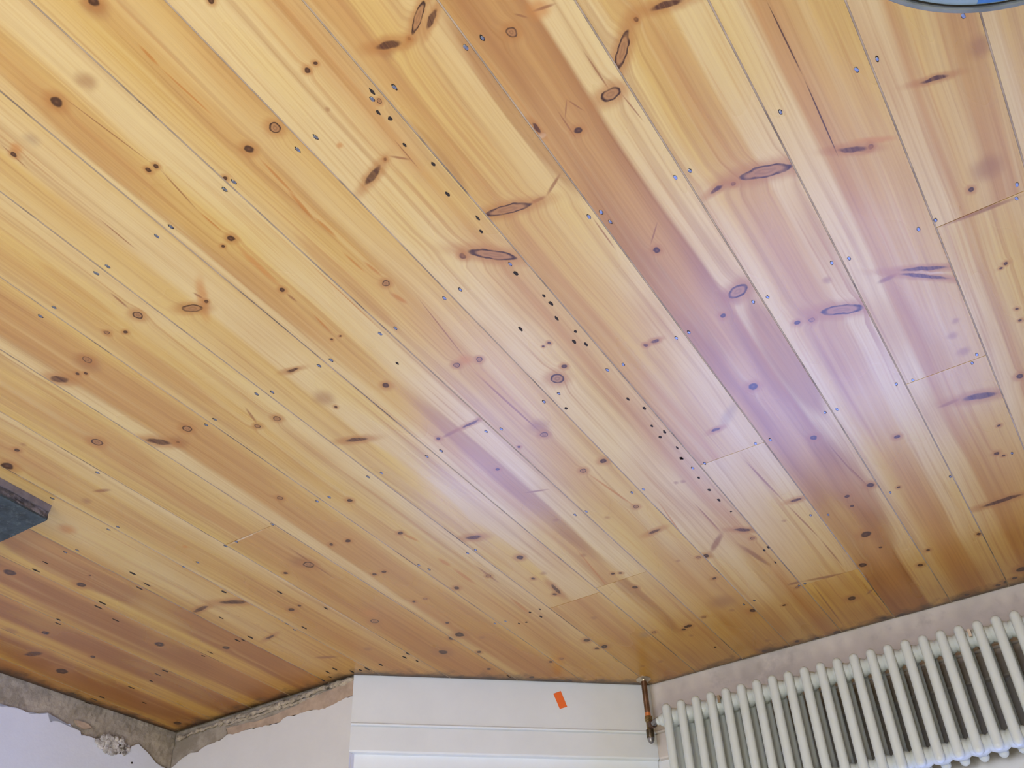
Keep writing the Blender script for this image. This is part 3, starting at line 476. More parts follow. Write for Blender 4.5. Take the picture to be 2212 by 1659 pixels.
HOLES = [[0.6492,0.7722],[0.6423,0.716],[0.6583,0.7523],[0.6609,0.8271],[0.6439,0.8856],[0.6607,0.9527],[0.6472,1.0278],[0.6598,1.0577],[0.6624,1.182],[0.6489,1.2647],[0.648,1.2901],[0.66,1.3329],[0.6478,1.3888],[0.6652,1.4141],[0.6488,1.4356],[0.6582,1.6461],[0.6431,1.6962],[0.6578,1.7643],[0.6431,1.8021],[0.6604,1.8137],[0.6452,1.8749],[0.656,1.9193],[1.0035,1.2647],[0.7359,1.3205],[0.7871,1.5967],[0.6542,1.9206],[0.6546,2.0192],[0.6543,2.0835],[0.6524,2.1407],[0.6482,2.2092],[2.2909,1.3956],[2.1003,1.5544],[2.1153,1.6186],[2.1468,1.6214],[2.2923,1.6175],[2.3206,1.6307],[2.4684,1.6163],[2.4888,1.6299],[1.978,1.7698],[2.0929,1.8774],[2.1117,2.0185],[2.1562,2.0086],[2.1409,2.0199],[1.9426,2.0641],[2.2788,2.0238],[2.3128,2.0268],[2.4832,2.0327],[2.5216,2.0382],[2.5738,2.0602],[2.6607,2.0573],[2.7925,2.0542],[2.8256,2.0526],[2.8643,2.0612],[2.7196,2.1662],[1.8133,2.008],[2.0524,2.3379],[2.1041,2.3776],[2.1378,2.3835],[1.3177,2.3769],[1.3513,2.3774],[1.3393,2.4187],[1.4148,2.4185],[1.3922,2.424],[1.9179,2.3999],[1.9707,2.399],[1.9935,2.3949],[1.8096,2.4469],[1.8014,2.3866],[1.8251,2.4019],[0.6489,2.4463],[0.6343,2.4359],[0.6473,2.5269],[1.6381,2.7184],[2.0223,2.3863],[2.0853,2.3435],[0.9976,2.9257],[1.8558,1.8618],[2.3429,1.7119],[2.2375,1.3833]]

GAP, BEV = 0.0030, 0.0003

# ------------------------------------------------------------------ the room shell
bm = bmesh.new()
outline = [(LEFT_X, BACK_Y), (3.33, BACK_Y), (CORNER.x + .03, FRONT_Y + .03), (P0.x + .03, FRONT_Y + .03), (P1.x + .02, BAY_Y + .03), (BAY_L - .02, BAY_Y + .03), (LEFT_P.x - .03, FRONT_Y + .03), (LEFT_X, FRONT_Y + .03)]
prism(bm, [(x, y, -0.02) for x, y in outline], (0, 0, -1), 0.03)
floor_o = structure(from_bm('floor', bm, M['subfloor']), 'bare floor of wide varnished pine boards with knots and nail heads')


def strip_polygon(x0, x1, ya, yb):
    """board outline between x0 and x1, ya and yb, cut to the walls."""
    g = 0.006
    xs = [x0] + [x for x in (LEFT_P.x, BAY_L, P1.x, P0.x) if x0 + .002 < x < x1 - .002] + [x1]
    top = [(x, min(yb, y_max(x) - g)) for x in xs]
    poly = [(x0, ya)] + [(x1, ya)] + top[::-1]
    # cut by the right-hand wall
    n = Vector((-XD.y, XD.x))
    if n.x < 0: n = -n
    c = n.dot(CORNER) - g
    out = []
    for i, p in enumerate(poly):
        q = poly[(i + 1) % len(poly)]
        dp, dq = n.dot(Vector(p)) - c, n.dot(Vector(q)) - c
        if dp <= 0: out.append(p)
        if (dp < 0 < dq) or (dq < 0 < dp):
            t = dp / (dp - dq)
            out.append((p[0] + (q[0] - p[0]) * t, p[1] + (q[1] - p[1]) * t))
    res = []
    for p in out:
        if not res or (Vector(p) - Vector(res[-1])).length > 1e-4: res.append(p)
    if len(res) > 1 and (Vector(res[0]) - Vector(res[-1])).length < 1e-4: res.pop()
    return res


def board_mesh(name, poly, dz):
    n = len(poly)
    V = [Vector(p) for p in poly]
    inner = []
    for i in range(n):
        e0, e1 = (V[i] - V[i - 1]).normalized(), (V[(i + 1) % n] - V[i]).normalized()
        n0, n1 = Vector((-e0.y, e0.x)), Vector((-e1.y, e1.x))
        mt = (n0 + n1)
        k = BEV / max(0.3, (mt.dot(n0)))
        inner.append(V[i] + mt * k)
    verts = [(p.x, p.y, dz) for p in inner] + [(p.x, p.y, dz - BEV) for p in V] + [(p.x, p.y, -0.0198) for p in V]
    faces = [tuple(range(n))]
    for i in range(n):
        j = (i + 1) % n
        faces.append((i, n + i, n + j, j))
        faces.append((n + i, 2 * n + i, 2 * n + j, n + j))
    me = bpy.data.meshes.new(name)
    me.from_pydata(verts, [], faces)
    me.update()
    return me


nail_bm = bmesh.new()
pts = [(0.0028 * math.copysign(abs(math.sin(a)) ** 0.6, math.sin(a)), 0.0046 * math.copysign(abs(math.cos(a)) ** 0.6, math.cos(a))) for a in [2 * math.pi * i / 12 for i in range(12)]]
lo = [nail_bm.verts.new((x, y, -0.002)) for x, y in pts]
md = [nail_bm.verts.new((x, y, 0.0004)) for x, y in pts]
hi = [nail_bm.verts.new((x * .8, y * .8, 0.0008)) for x, y in pts]
nail_bm.faces.new(hi)
for i in range(12):
    j = (i + 1) % 12
    nail_bm.faces.new((lo[i], lo[j], md[j], md[i])); nail_bm.faces.new((md[i], md[j], hi[j], hi[i]))
bmesh.ops.recalc_face_normals(nail_bm, faces=nail_bm.faces)
nail_me = bpy.data.meshes.new('nail_head'); nail_bm.to_mesh(nail_me); nail_bm.free(); nail_me.materials.append(M['nail'])

seed = 0
for k in range(len(SEAMS) - 1):
    sx0, sx1 = SEAMS[k], SEAMS[k + 1]
    x0, x1 = sx0 + GAP / 2, sx1 - GAP / 2
    cuts = [BACK_Y + .01] + sorted(JOINTS.get(k, [])) + [9.0]
    ymx = max(y_max(x0), y_max(x1))
    for ci in range(len(cuts) - 1):
        seed += 1
        ya, yb = cuts[ci] + (0.0007 if ci else 0), cuts[ci + 1] - 0.0007
        poly = strip_polygon(x0, x1, ya, yb)
        if len(poly) < 3: continue
        inside = lambda p: sx0 <= p[0] < sx1 and ya <= p[1] < yb
        marks = [q for q in MARKS if inside((q[1], q[2]))]
        mat = board_material('varnished_pine', x0, x1, ROWS[k][ci % len(ROWS[k])], marks, seed)
        dz = random.uniform(-0.0005, 0.0)
        bo = link('floorboard', board_mesh('floorboard', poly, dz), mat, floor_o)
        own = [q for q in NAILS if inside(q)]
        ring_bm = bmesh.new()
        rings = 0
        for q in own:
            no = link('nail_head', nail_me, None, bo)
            no.location = (q[0], q[1], dz)
            no.rotation_euler = (random.uniform(-.05, .05), random.uniform(-.05, .05), random.uniform(-.3, .3))
            s = random.uniform(.75, .98)
            no.scale = (s, s * random.uniform(1.0, 1.25), 1)
            rings += 1
            a0 = random.uniform(0, 6)
            vs = [ring_bm.verts.new((q[0] + .0031 * math.cos(a0 + i * .628) * random.uniform(.8, 1.2), q[1] + .0062 * math.sin(a0 + i * .628) * random.uniform(.8, 1.25), dz + .0002)) for i in range(10)]
            ring_bm.faces.new(vs)
        for q in [q for q in HOLES if inside(q)]:
            rings += 1
            w, l = random.uniform(.0024, .0042), random.uniform(.0042, .0085) * (1.75 if q[0] > 1.55 else 1.0)
            vs = [ring_bm.verts.new((q[0] + w * math.cos(i * .785) * random.uniform(.75, 1.2), q[1] + l * math.sin(i * .785) * random.uniform(.75, 1.2), dz + .0002)) for i in range(8)]
            ring_bm.faces.new(vs)
        if rings:
            h = from_bm('nail_holes', ring_bm, M['hole'], bo)
            h['kind'] = 'stuff'
        else:
            ring_bm.free()
    # filler worked into the seam
    if k > 0:
        bm = bmesh.new()
        yt = min(y_max(sx0 - .001), y_max(sx0 + .001)) - .004
        nn = Vector((-XD.y, XD.x)); nn = nn if nn.x > 0 else -nn
        if nn.dot(Vector((sx0 + .01, yt))) > nn.dot(CORNER):
            yt = CORNER.y + (sx0 - .01 - CORNER.x) / XD.x * XD.y - .01
        box(bm, (sx0 - GAP / 2 + .0002, BACK_Y + .02, -0.0198), (sx0 + GAP / 2 - .0002, yt, -0.0006))
        from_bm('seam_filler', bm, M['filler'], floor_o)

# ceiling
bm = bmesh.new()
box(bm, (LEFT_X - .2, BACK_Y - .2, CEIL), (3.6, 3.5, CEIL + .1))
structure(from_bm('ceiling', bm, M['ceiling']))


def along(a, b):
    """frame with x along a->b, y out of the room, z up, origin at a (floor level)."""
    d = (Vector(b) - Vector(a)).normalized()
    n = Vector((d.y, -d.x))
    if n.dot(Vector((0.8, 0.5)) - Vector(a)) > 0: n = -n
    m = Matrix(((d.x, n.x, 0, a[0]), (d.y, n.y, 0, a[1]), (0, 0, 1, 0), (0, 0, 0, 1)))
    return m, (Vector(b) - Vector(a)).length


def wall_with_window(name, a, b, off, win, mat, label=None, ext=0.0):
    xf, L = along(a, b)
    bm = bmesh.new()
    u0, u1, z0, z1 = win
    T = 0.22
    box(bm, (-ext, off, -.03), (L + ext, off + T, z0), xf)
    box(bm, (-ext, off, z1), (L + ext, off + T, CEIL), xf)
    box(bm, (-ext, off, z0), (u0, off + T, z1), xf)
    box(bm, (u1, off, z0), (L + ext, off + T, z1), xf)
    return structure(from_bm(name, bm, mat), label), xf, L


def window(name, xf, off, win, portal=True):
    u0, u1, z0, z1 = win
    w = bpy.data.objects.new(name, None); C.objects.link(w)
    w.empty_display_size = .1
    structure(w)
    bm = bmesh.new()
    y0, y1 = off + .10, off + .16
    fr = .05
    box(bm, (u0, y0, z0), (u0 + fr, y1, z1), xf); box(bm, (u1 - fr, y0, z0), (u1, y1, z1), xf)
    box(bm, (u0 + fr, y0, z0), (u1 - fr, y1, z0 + .07), xf); box(bm, (u0 + fr, y0, z1 - fr), (u1 - fr, y1, z1), xf)
    zm = (z0 + z1) / 2
    box(bm, (u0 + fr, y0, zm - .025), (u1 - fr, y1, zm + .025), xf)
    from_bm('window_frame', bm, M['skirting'], w)
    bm = bmesh.new()
    box(bm, (u0 - .03, off - .035, z0 - .03), (u1 + .03, off + .10, z0), xf)
    from_bm('window_sill', bm, M['skirting'], w)
    if not portal: return
    # sky portal filling the opening
    c = xf @ Vector(((u0 + u1) / 2, off + .17, (z0 + z1) / 2))
    inn = (xf.to_3x3() @ Vector((0, -1, 0))).normalized()
    zc = -inn
    yc = Vector((0, 0, 1)); xc = yc.cross(zc)
    l = area_light(name + '_sky_portal', c, (0, 0, 0), u1 - u0, z1 - z0, 1.0, (1, 1, 1), True)
    l.matrix_world = Matrix(((xc.x, yc.x, zc.x, c.x), (xc.y, yc.y, zc.y, c.y), (xc.z, yc.z, zc.z, c.z), (0, 0, 0, 1)))


SK = 0.018   # thickness of the skirting
WIN_Z0, WIN_Z1 = 0.66, 2.30
BL, BR = (BAY_L, BAY_Y), (P1.x, P1.y)
w1 = (0.10, 1.45, WIN_Z0, WIN_Z1)
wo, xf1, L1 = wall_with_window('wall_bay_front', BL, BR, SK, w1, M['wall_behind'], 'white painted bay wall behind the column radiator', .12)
window('window_1', xf1, SK, w1)
w2 = (0.20, 0.80, WIN_Z0, 2.2)
_, xf2, L2 = wall_with_window('wall_bay_right', tuple(P0), tuple(P1), SK, w2, M['paint_bay'], 'bright white splayed bay wall above the skirting', 0.0)
window('window_2', xf2, SK, w2)
_, xf3, L3 = wall_with_window('wall_bay_left', tuple(LEFT_P), BL, SK, w2, M['paint_white'], None, 0.0)
window('window_3', xf3, SK, w2)


# skirting boards of the bay: lower board, bead, upper board with eased top
def skirting(name, a, b, mat, label):
    xf, L = along(a, b)
    bm = bmesh.new()
    prof = [(SK, -.02), (0, -.02), (0, .1545)]
    for i in range(7):                                   # the bead
        t = math.pi * i / 6
        prof.append((-.0055 * math.sin(t), .1590 - .0045 * math.cos(t)))
    prof += [(.0035, .1645), (.0035, .1665), (.0005, .1675), (.0005, .2405), (.003, .2455), (SK, .2470)]
    va = [bm.verts.new(xf @ Vector((0, y, z))) for y, z in prof]
    vb = [bm.verts.new(xf @ Vector((L, y, z))) for y, z in prof]
    for i in range(len(prof)):
        j = (i + 1) % len(prof)
        bm.faces.new((va[i], vb[i], vb[j], va[j]))
    bm.faces.new(va); bm.faces.new(vb[::-1])
    return structure(from_bm(name, bm, mat), label)


skirting('baseboard_bay_right', tuple(P0), tuple(P1), M['skirting'], 'white beaded skirting board on the splayed bay wall')
skirting('baseboard_bay_front', BL, BR, M['skirting_bay'], 'beaded skirting board with painted-in shade behind the column radiator')
skirting('baseboard_bay_left', tuple(LEFT_P), BL, M['skirting'], None)

# wall right of the bay: bare cement core, ragged painted plaster in front of it
bm = bmesh.new()
box(bm, (P0.x + .001, FRONT_Y + .007, -.02), (CORNER.x + .35, FRONT_Y + .25, CEIL))
wall_front = structure(from_bm('wall_front_right', bm, M['cement']), 'pale grey wall beside the bay with bare plaster at its foot')
Y_EDGE = [tuple(p) for p in [[2.8183,0.1212],[2.7689,0.0972],[2.7401,0.0893],[2.7051,0.0956],[2.6742,0.0836],[2.6319,0.0806],[2.5989,0.0755],[2.5755,0.0651],[2.5491,0.0713],[2.4911,0.0692],[2.4411,0.0732],[2.3916,0.0772],[2.3431,0.0795],[2.3226,0.0689],[2.2668,0.0716],[2.2201,0.0692],[2.1726,0.0794],[2.1269,0.0769],[2.0822,0.0698],[2.045,0.0655]]]
Y_BEIGE = [tuple(p) for p in [[2.5768,0.0585],[2.5866,0.0402],[2.5207,0.0432],[2.4367,0.0491],[2.356,0.0451],[2.2788,0.039],[2.202,0.0223],[2.1438,0.0215],[2.0495,0.0086]]]
def jag(pts, amp=.003, n=4):
    out = []
    for p, q in zip(pts, pts[1:]):
        for i in range(n):
            t = i / n
            out.append((p[0] + (q[0] - p[0]) * t, p[1] + (q[1] - p[1]) * t + (random.uniform(-amp, amp) if i else 0)))
    out.append(pts[-1])
    return out
ye = jag([(CORNER.x + .004, .135)] + Y_EDGE + [(P0.x + .001, .065)], .0025, 4)
poly = [(x, FRONT_Y - .001, z) for x, z in ye] + [(P0.x + .001, FRONT_Y - .001, CEIL), (CORNER.x + .004, FRONT_Y - .001, CEIL)]
bm = bmesh.new(); prism(bm, poly, (0, 1, 0), .008)
bmesh.ops.triangulate(bm, faces=[f for f in bm.faces if len(f.verts) > 4])
box(bm, (P0.x - .0005, FRONT_Y + .0072, .2475), (P0.x + .0112, FRONT_Y + .03, CEIL))
pp = from_bm('painted_plaster', bm, M['paint_grey'], wall_front); pp['label'] = 'pale grey painted plaster with a ragged lower edge'
# beige undercoat strip
lowz = jag(Y_BEIGE, .002, 4)
upz = [(x, z + .006) for x, z in jag([p for p in Y_EDGE if p[0] <= 2.578] + [(P0.x + .001, .065)], .001, 2)]
poly = [(x, FRONT_Y + .0015, z) for x, z in lowz] + [(P0.x + .001, FRONT_Y + .0015, .0105)] + [(x, FRONT_Y + .0015, z) for x, z in upz[::-1]]
bm = bmesh.new(); prism(bm, poly, (0, 1, 0), .006)
bmesh.ops.triangulate(bm, faces=[f for f in bm.faces if len(f.verts) > 4])
bs = from_bm('bare_plaster_strip', bm, M['beige_plaster'], wall_front); bs['label'] = 'bare beige plaster strip'


def rubble_ridge(name, pts, parent, mat, r0, seg=9):
    """lumpy bead of mortar following pts (3-D), lying against a wall."""
    bm = bmesh.new()
    dense = []
    for p, q in zip(pts, pts[1:]):
        p, q = Vector(p), Vector(q)
        n = max(2, int((q - p).length / .012))
        for i in range(n): dense.append(p.lerp(q, i / n))
    dense.append(Vector(pts[-1]))
    rings = []
    for i, p in enumerate(dense):
        d = (dense[min(i + 1, len(dense) - 1)] - dense[max(i - 1, 0)]).normalized()
        s = Vector((d.y, -d.x, 0)).normalized()
        r = r0 * random.uniform(.45, 1.25)
        c = p + Vector((0, 0, random.uniform(-.003, .003)))
        rings.append([bm.verts.new(c + s * (r * .8 * math.cos(a) * random.uniform(.7, 1.2)) + Vector((0, 0, r * math.sin(a) * random.uniform(.7, 1.2)))) for a in [2 * math.pi * k / seg for k in range(seg)]])
    for a, b in zip(rings, rings[1:]):
        for i in range(seg):
            j = (i + 1) % seg
            bm.faces.new((a[i], b[i], b[j], a[j]))
    bm.faces.new(rings[0]); bm.faces.new(rings[-1])
    return from_bm(name, bm, mat, parent)


Y_RIDGE = [[2.8219,0.0222],[2.5939,0.0127],[2.442,0.016],[2.2819,0.0146],[2.1647,0.0067],[2.0392,-0.0059]]
rubble_ridge('mortar_ridge', [(x, FRONT_Y + .001, max(.008, z)) for x, z in Y_RIDGE], wall_front, M['mortar'], .0095)
rubble_ridge('mortar_ridge', [(x, FRONT_Y + .004, max(.014, z * .5 + .020)) for x, z in Y_RIDGE[1:-1]], wall_front, M['mortar'], .0065)

# right-hand wall: cement render band at the foot, painted plaster broken away above it
xfX = Matrix(((XD.x, -XD.y, 0, CORNER.x), (XD.y, XD.x, 0, CORNER.y), (0, 0, 1, 0), (0, 0, 0, 1)))   # x along the wall towards the camera, y out of the room
if (xfX.to_3x3() @ Vector((0, 1, 0))).x < 0:
    xfX = Matrix(((XD.x, XD.y, 0, CORNER.x), (XD.y, -XD.x, 0, CORNER.y), (0, 0, 1, 0), (0, 0, 0, 1)))
LX = 5.1
bm = bmesh.new()
nx, nz = 90, 16
grid = []
for j in range(nz + 1):
    row = []
    for i in range(nx + 1):
        u, z = i / nx * .9, -.02 + j / nz * .22
        row.append(bm.verts.new(xfX @ Vector((u, random.uniform(0, .0035) + (.002 if z > .05 else 0), z))))
    grid.append(row)
for j in range(nz):
    for i in range(nx):
        bm.faces.new((grid[j][i], grid[j][i + 1], grid[j + 1][i + 1], grid[j + 1][i]))
box(bm, (-.0, .006, -.02), (LX, .25, CEIL), xfX)
wall_right = structure(from_bm('wall_right', bm, M['cement']), 'right-hand wall with a bare cement band and broken plaster edge')
X_EDGE = [tuple(p) for p in [[0.6455,0.0984],[0.6195,0.0919],[0.5926,0.0875],[0.5662,0.0907],[0.5389,0.0908],[0.5263,0.0841],[0.509,0.082],[0.4935,0.0729],[0.4815,0.0919],[0.4746,0.0989],[0.4601,0.0887],[0.44,0.0859],[0.4097,0.0856],[0.4006,0.0942],[0.3693,0.096],[0.3604,0.1102],[0.333,0.1026],[0.31,0.1038],[0.2964,0.1154],[0.2774,0.1346],[0.2366,0.1344],[0.1887,0.1233],[0.175,0.1042],[0.1705,0.0921],[0.1466,0.0778],[0.1082,0.0942],[0.0858,0.1088],[0.065,0.1207],[0.0462,0.1268]]]
xe = [(LX, .10), (1.4, .095), (1.0, .102), (.80, .092)] + jag(X_EDGE, .0022, 3) + [(.02, .128), (-.004, .135)]
poly = [xfX @ Vector((u, -.007, z)) for u, z in xe] + [xfX @ Vector((-.004, -.007, CEIL)), xfX @ Vector((LX, -.007, CEIL))]
bm = bmesh.new(); prism(bm, poly, (xfX.to_3x3() @ Vector((0, 1, 0))), .0128)
bmesh.ops.triangulate(bm, faces=[f for f in bm.faces if len(f.verts) > 4])
pp = from_bm('painted_plaster', bm, M['paint_grey2'], wall_right); pp['label'] = 'white painted plaster with a broken lower edge'


def lumps(name, outline, depth, mat, parent, n=60, size=(.006, .014)):
    """a heap of broken lumps filling an outline on the right-hand wall."""
    bm = bmesh.new()
    us = [p[0] for p in outline]; zs = [p[1] for p in outline]
    def inside(u, z):
        c = False
        for (a, b), (d, e) in zip(outline, outline[1:] + outline[:1]):
            if (b > z) != (e > z) and u < (d - a) * (z - b) / (e - b) + a: c = not c
        return c
    k = 0
    while k < n:
        u, z = random.uniform(min(us), max(us)), random.uniform(min(zs), max(zs))
        if not inside(u, z): continue
        k += 1
        r = random.uniform(*size)
        vs = bmesh.ops.create_icosphere(bm, subdivisions=1, radius=r)['verts']
        c = Vector((u, depth - random.uniform(-.002, .004), z))
        for v in vs: v.co = xfX @ (Vector((v.co.x, v.co.y * .55, v.co.z)) * random.uniform(.75, 1.2) + c)
    return from_bm(name, bm, mat, parent)


X_HOLE = [tuple(p) for p in [[0.305,0.1162],[0.2873,0.096],[0.252,0.0801],[0.2257,0.0837],[0.1968,0.0898],[0.1781,0.0988],[0.187,0.1229],[0.237,0.133],[0.2782,0.1318]]]
bp_ = lumps('broken_plaster', X_HOLE, -.006, M['crumble'], wall_right, 75)
bp_['kind'] = 'stuff'; bp_['label'] = 'crumbled white and grey hole in the plaster'
bm = bmesh.new(); prism(bm, [xfX @ Vector((u, -.009, z)) for u, z in [[0.3956,0.0684],[0.3689,0.0653],[0.3476,0.0669],[0.3312,0.076],[0.358,0.0867],[0.3818,0.0813]]], (xfX.to_3x3() @ Vector((0, 1, 0))), .009)
ch = from_bm('plaster_flake', bm, M['beige_plaster'], wall_right); ch['label'] = 'loose pinkish flake of plaster'
bm = bmesh.new()
lathe(bm, [(0, -.0006), (.0035, -.0004), (.0035, .001)], 8, xfX @ Matrix.Translation((.158, -.0074, .1445)) @ Matrix.Rotation(-math.pi / 2, 4, 'X'))
from_bm('nail_hole', bm, M['hole'], wall_right)

# walls out of the picture
for nm, a, b in (('wall_left', (LEFT_X, BACK_Y), (LEFT_X, FRONT_Y)), ('wall_front_left', (LEFT_X, FRONT_Y), tuple(LEFT_P))):
    xf, L = along(a, b)
    bm = bmesh.new(); box(bm, (-.05 if nm != 'wall_front_left' else 0, 0, -.02), (L + (.05 if nm != 'wall_front_left' else 0), .2, CEIL), xf)
    structure(from_bm(nm, bm, M['paint_warm']))

w4 = (2.0, 3.7, .70, 2.20)
_, xf4, L4 = wall_with_window('wall_back', (3.4, BACK_Y), (LEFT_X, BACK_Y), 0.0, w4, M['paint_warm'], None, .05)
window('fill_window', xf4, 0.0, w4, False)  # unseen window, added to go with the rear fill light

# ------------------------------------------------------------------ slate hearth
hx0, hy1 = 2.006, 1.215
hz = .041
hearth = thing('slate_hearth', 'dark blue-green slate hearth slab with a rough grey edge, at the right-hand wall', 'hearth', (hx0 + .4, .3, 0))
HL = Vector((hx0 + .4, .3, 0))
def hp(x, y, z): return Vector((x, y, z)) - HL
bm = bmesh.new()
ny_ = 60
xr = lambda y: CORNER.x + (y - CORNER.y) / XD.y * XD.x - .012
ys = [hy1 - i * (2.0 / ny_) for i in range(ny_ + 1)]
# riven top: slightly uneven along the front edge
top_a, low_a = [], []
for i, y in enumerate(ys):
    e = random.uniform(-.0015, .0035) if 0 < i else 0
    top_a.append(bm.verts.new(hp(hx0 + .001 + max(0, e), y, hz)))
    low_a.append(bm.verts.new(hp(hx0 + .003 + max(0, e) * .5, y, hz - .006)))
nxs = 14
cols = [top_a]
for c in range(1, nxs + 1):
    cols.append([bm.verts.new(hp(hx0 + (xr(y) - hx0) * c / nxs, y, hz + random.uniform(-.0012, .0012))) for y in ys])
for a, b in zip(cols, cols[1:]):
    for i in range(ny_): bm.faces.new((a[i], a[i + 1], b[i + 1], b[i]))
for i in range(ny_): bm.faces.new((low_a[i], low_a[i + 1], top_a[i + 1], top_a[i]))
far = [bm.verts.new(hp(hx0 + .003, hy1, hz - .006))] + [bm.verts.new(hp(hx0 + (xr(hy1) - hx0) * c / nxs, hy1, hz - .006)) for c in range(1, nxs + 1)]
for c in range(nxs): bm.faces.new((cols[c][0], cols[c + 1][0], far[c + 1], far[c]))
from_bm('slab_top', bm, M['slate'], hearth)
bm = bmesh.new()
prev = None
for i, y in enumerate(ys):
    z1, z2 = hz - .0055, .017 + random.uniform(-.003, .003)
    cur = [bm.verts.new(hp(hx0 + .0025 + random.uniform(-.001, .003), y, z)) for z in (z1, (z1 + z2) / 2, z2)] + [bm.verts.new(hp(hx0 + .03, y, z2)), bm.verts.new(hp(hx0 + .03, y, z1))]
    if prev:
        for k in range(4): bm.faces.new((prev[k], cur[k], cur[k + 1], prev[k + 1]))
    else: bm.faces.new(cur)
    prev = cur
from_bm('rough_edge', bm, M['slate_edge'], hearth)
bm = bmesh.new()
a = (hx0, hy1 - .0005)
poly = [hp(hx0, hy1 - .0005, 0), hp(xr(hy1), hy1 - .0005, 0), hp(xr(ys[-1]), ys[-1], 0), hp(hx0, ys[-1], 0)]
prism(bm, poly, (0, 0, 1), .0165)
from_bm('lower_band', bm, M['slate_band'], hearth)
bm = bmesh.new()
prism(bm, [hp(hx0 + .03, hy1 - .0006, .0165), hp(xr(hy1), hy1 - .0006, .0165), hp(xr(ys[-1]), ys[-1], .0165), hp(hx0 + .03, ys[-1], .0165)], (0, 0, 1), hz - .006 - .0165)
from_bm('slab_core', bm, M['slate_edge'], hearth)

# ------------------------------------------------------------------ column radiator
RY = 2.937            # front tubes
RY2 = 3.003           # rear tubes
PITCH, N_SEC = 0.05033, 27
RX0 = 1.195
Z0, Z1 = 0.131, 0.484
TR = 0.0140
rad = thing('column_radiator', 'white enamelled column radiator on the bay wall', 'radiator', (RX0 - PITCH * (N_SEC - 1) / 2, (RY + RY2) / 2, 0))
ox, oy = rad.location.x, rad.location.y


def tube_mesh(name):
    bm = bmesh.new()
    prof = [(0, Z0)]
    for i in range(1, 6):
        t = math.pi / 2 * i / 5
        prof.append((TR * math.sin(t), Z0 + TR * 1.1 * (1 - math.cos(t))))
    for i in range(5, 0, -1):
        t = math.pi / 2 * i / 5
        prof.append((TR * math.sin(t), Z1 - TR * 1.1 * (1 - math.cos(t))))
    prof.append((0, Z1))
    lathe(bm, prof, 16, None, False)
    me = bpy.data.meshes.new(name)
    bmesh.ops.recalc_face_normals(bm, faces=bm.faces)
    bm.to_mesh(me); bm.free()
    for p in me.polygons: p.use_smooth = True
    me.materials.append(M['radiator'])
    return me


def header_mesh(name, zc):
    """head joining front and rear tubes, with the collar to the next section."""
    bm = bmesh.new()
    for zc in (zc,):
        h, w = .025, .0105
        pr = []
        ya, yb = RY - oy, RY2 - oy
        for k in range(9):
            t = math.pi / 2 + math.pi * k / 8
            pr.append((ya + .004 + .010 * math.cos(t), zc + h * math.sin(t)))
        for k in range(9):
            t = -math.pi / 2 + math.pi * k / 8
            pr.append((yb - .004 + .010 * math.cos(t), zc + h * math.sin(t)))
        a = [bm.verts.new((-w, y, z)) for y, z in pr]
        b = [bm.verts.new((w, y, z)) for y, z in pr]
        bm.faces.new(a); bm.faces.new(b[::-1])
        for i in range(len(pr)):
            j = (i + 1) % len(pr)
            bm.faces.new((a[i], b[i], b[j], a[j]))
        xf = Matrix.Translation((0, .0, zc)) @ Matrix.Rotation(math.pi / 2, 4, 'Y')
        prof = [(.021, -.0257), (.0235, -.022), (.0275, -.012), (.0275, .012), (.0235, .022), (.021, .0257)]
        lathe(bm, prof, 20, xf, True)
    bmesh.ops.recalc_face_normals(bm, faces=bm.faces)
    me = bpy.data.meshes.new(name)
    bm.to_mesh(me); bm.free()
    for p in me.polygons: p.use_smooth = True
    try: me.set_sharp_from_angle(angle=math.radians(50))
    except Exception: pass
    me.materials.append(M['radiator'])
    return me


tube_me = tube_mesh('column_tube')
low_me, top_me = header_mesh('section_head', .166), header_mesh('section_head', .449)
for i in range(N_SEC):
    s = link('radiator_section', None, None, rad)
    s.empty_display_size = .02
    s.location = (RX0 - PITCH * i - ox, 0, 0)
    for me in (low_me, top_me): link('section_head', me, None, s)
    for y in (RY, RY2):
        t = link('column_tube', tube_me, None, s)
        t.location = (0, y - oy, 0)
# end bush where the valve joins, and wall brackets
bm = bmesh.new()
lathe(bm, [(.021, 0), (.021, .006), (.017, .012), (.012, .016), (.012, .024)], 20, Matrix.Translation((RX0 + .0257 - ox, 0, .166)) @ Matrix.Rotation(math.pi / 2, 4, 'Y'))
from_bm('end_bush', bm, M['radiator'], rad, True, math.radians(40))
for u in (3, 18):
    bm = bmesh.new()
    x = RX0 - PITCH * (u + .5) - ox
    box(bm, (x - .004, RY - oy - .002, .150), (x + .004, BAY_Y + SK - oy, .158))
    box(bm, (x - .004, RY - oy - .004, .150), (x + .004, RY - oy + .002, .172))
    from_bm('wall_bracket', bm, M['collar'], rad)

# ------------------------------------------------------------------ pipe with valve at the radiator's end
PX, PY = 1.290, 3.006
valve = thing('radiator_valve', 'brown copper pipe with a brass lockshield valve rising from the floor beside the radiator', 'valve', (PX, PY, 0))
bm = bmesh.new(); lathe(bm, [(.006, 0.0), (.0245, 0.0), (.0245, .0022), (.019, .0052), (.0125, .0062), (.0105, .0095), (.0096, .0095)], 28)
from_bm('floor_collar', bm, M['collar'], valve, True, math.radians(40))
bm = bmesh.new(); lathe(bm, [(.0094, .0), (.0094, .1155)], 16)
from_bm('pipe', bm, M['copper_dull'], valve, True, math.radians(40))
bm = bmesh.new(); lathe(bm, [(.0094, .1155), (.0094, .1285)], 16)
c_ = from_bm('bare_copper', bm, M['copper_bright'], valve, True, math.radians(40)); c_['label'] = 'bright bare copper'
bm = bmesh.new(); lathe(bm, [(.0096, .1275), (.0126, .1278), (.0134, .130), (.0134, .1385), (.0124, .140), (.0092, .1415)], 6)
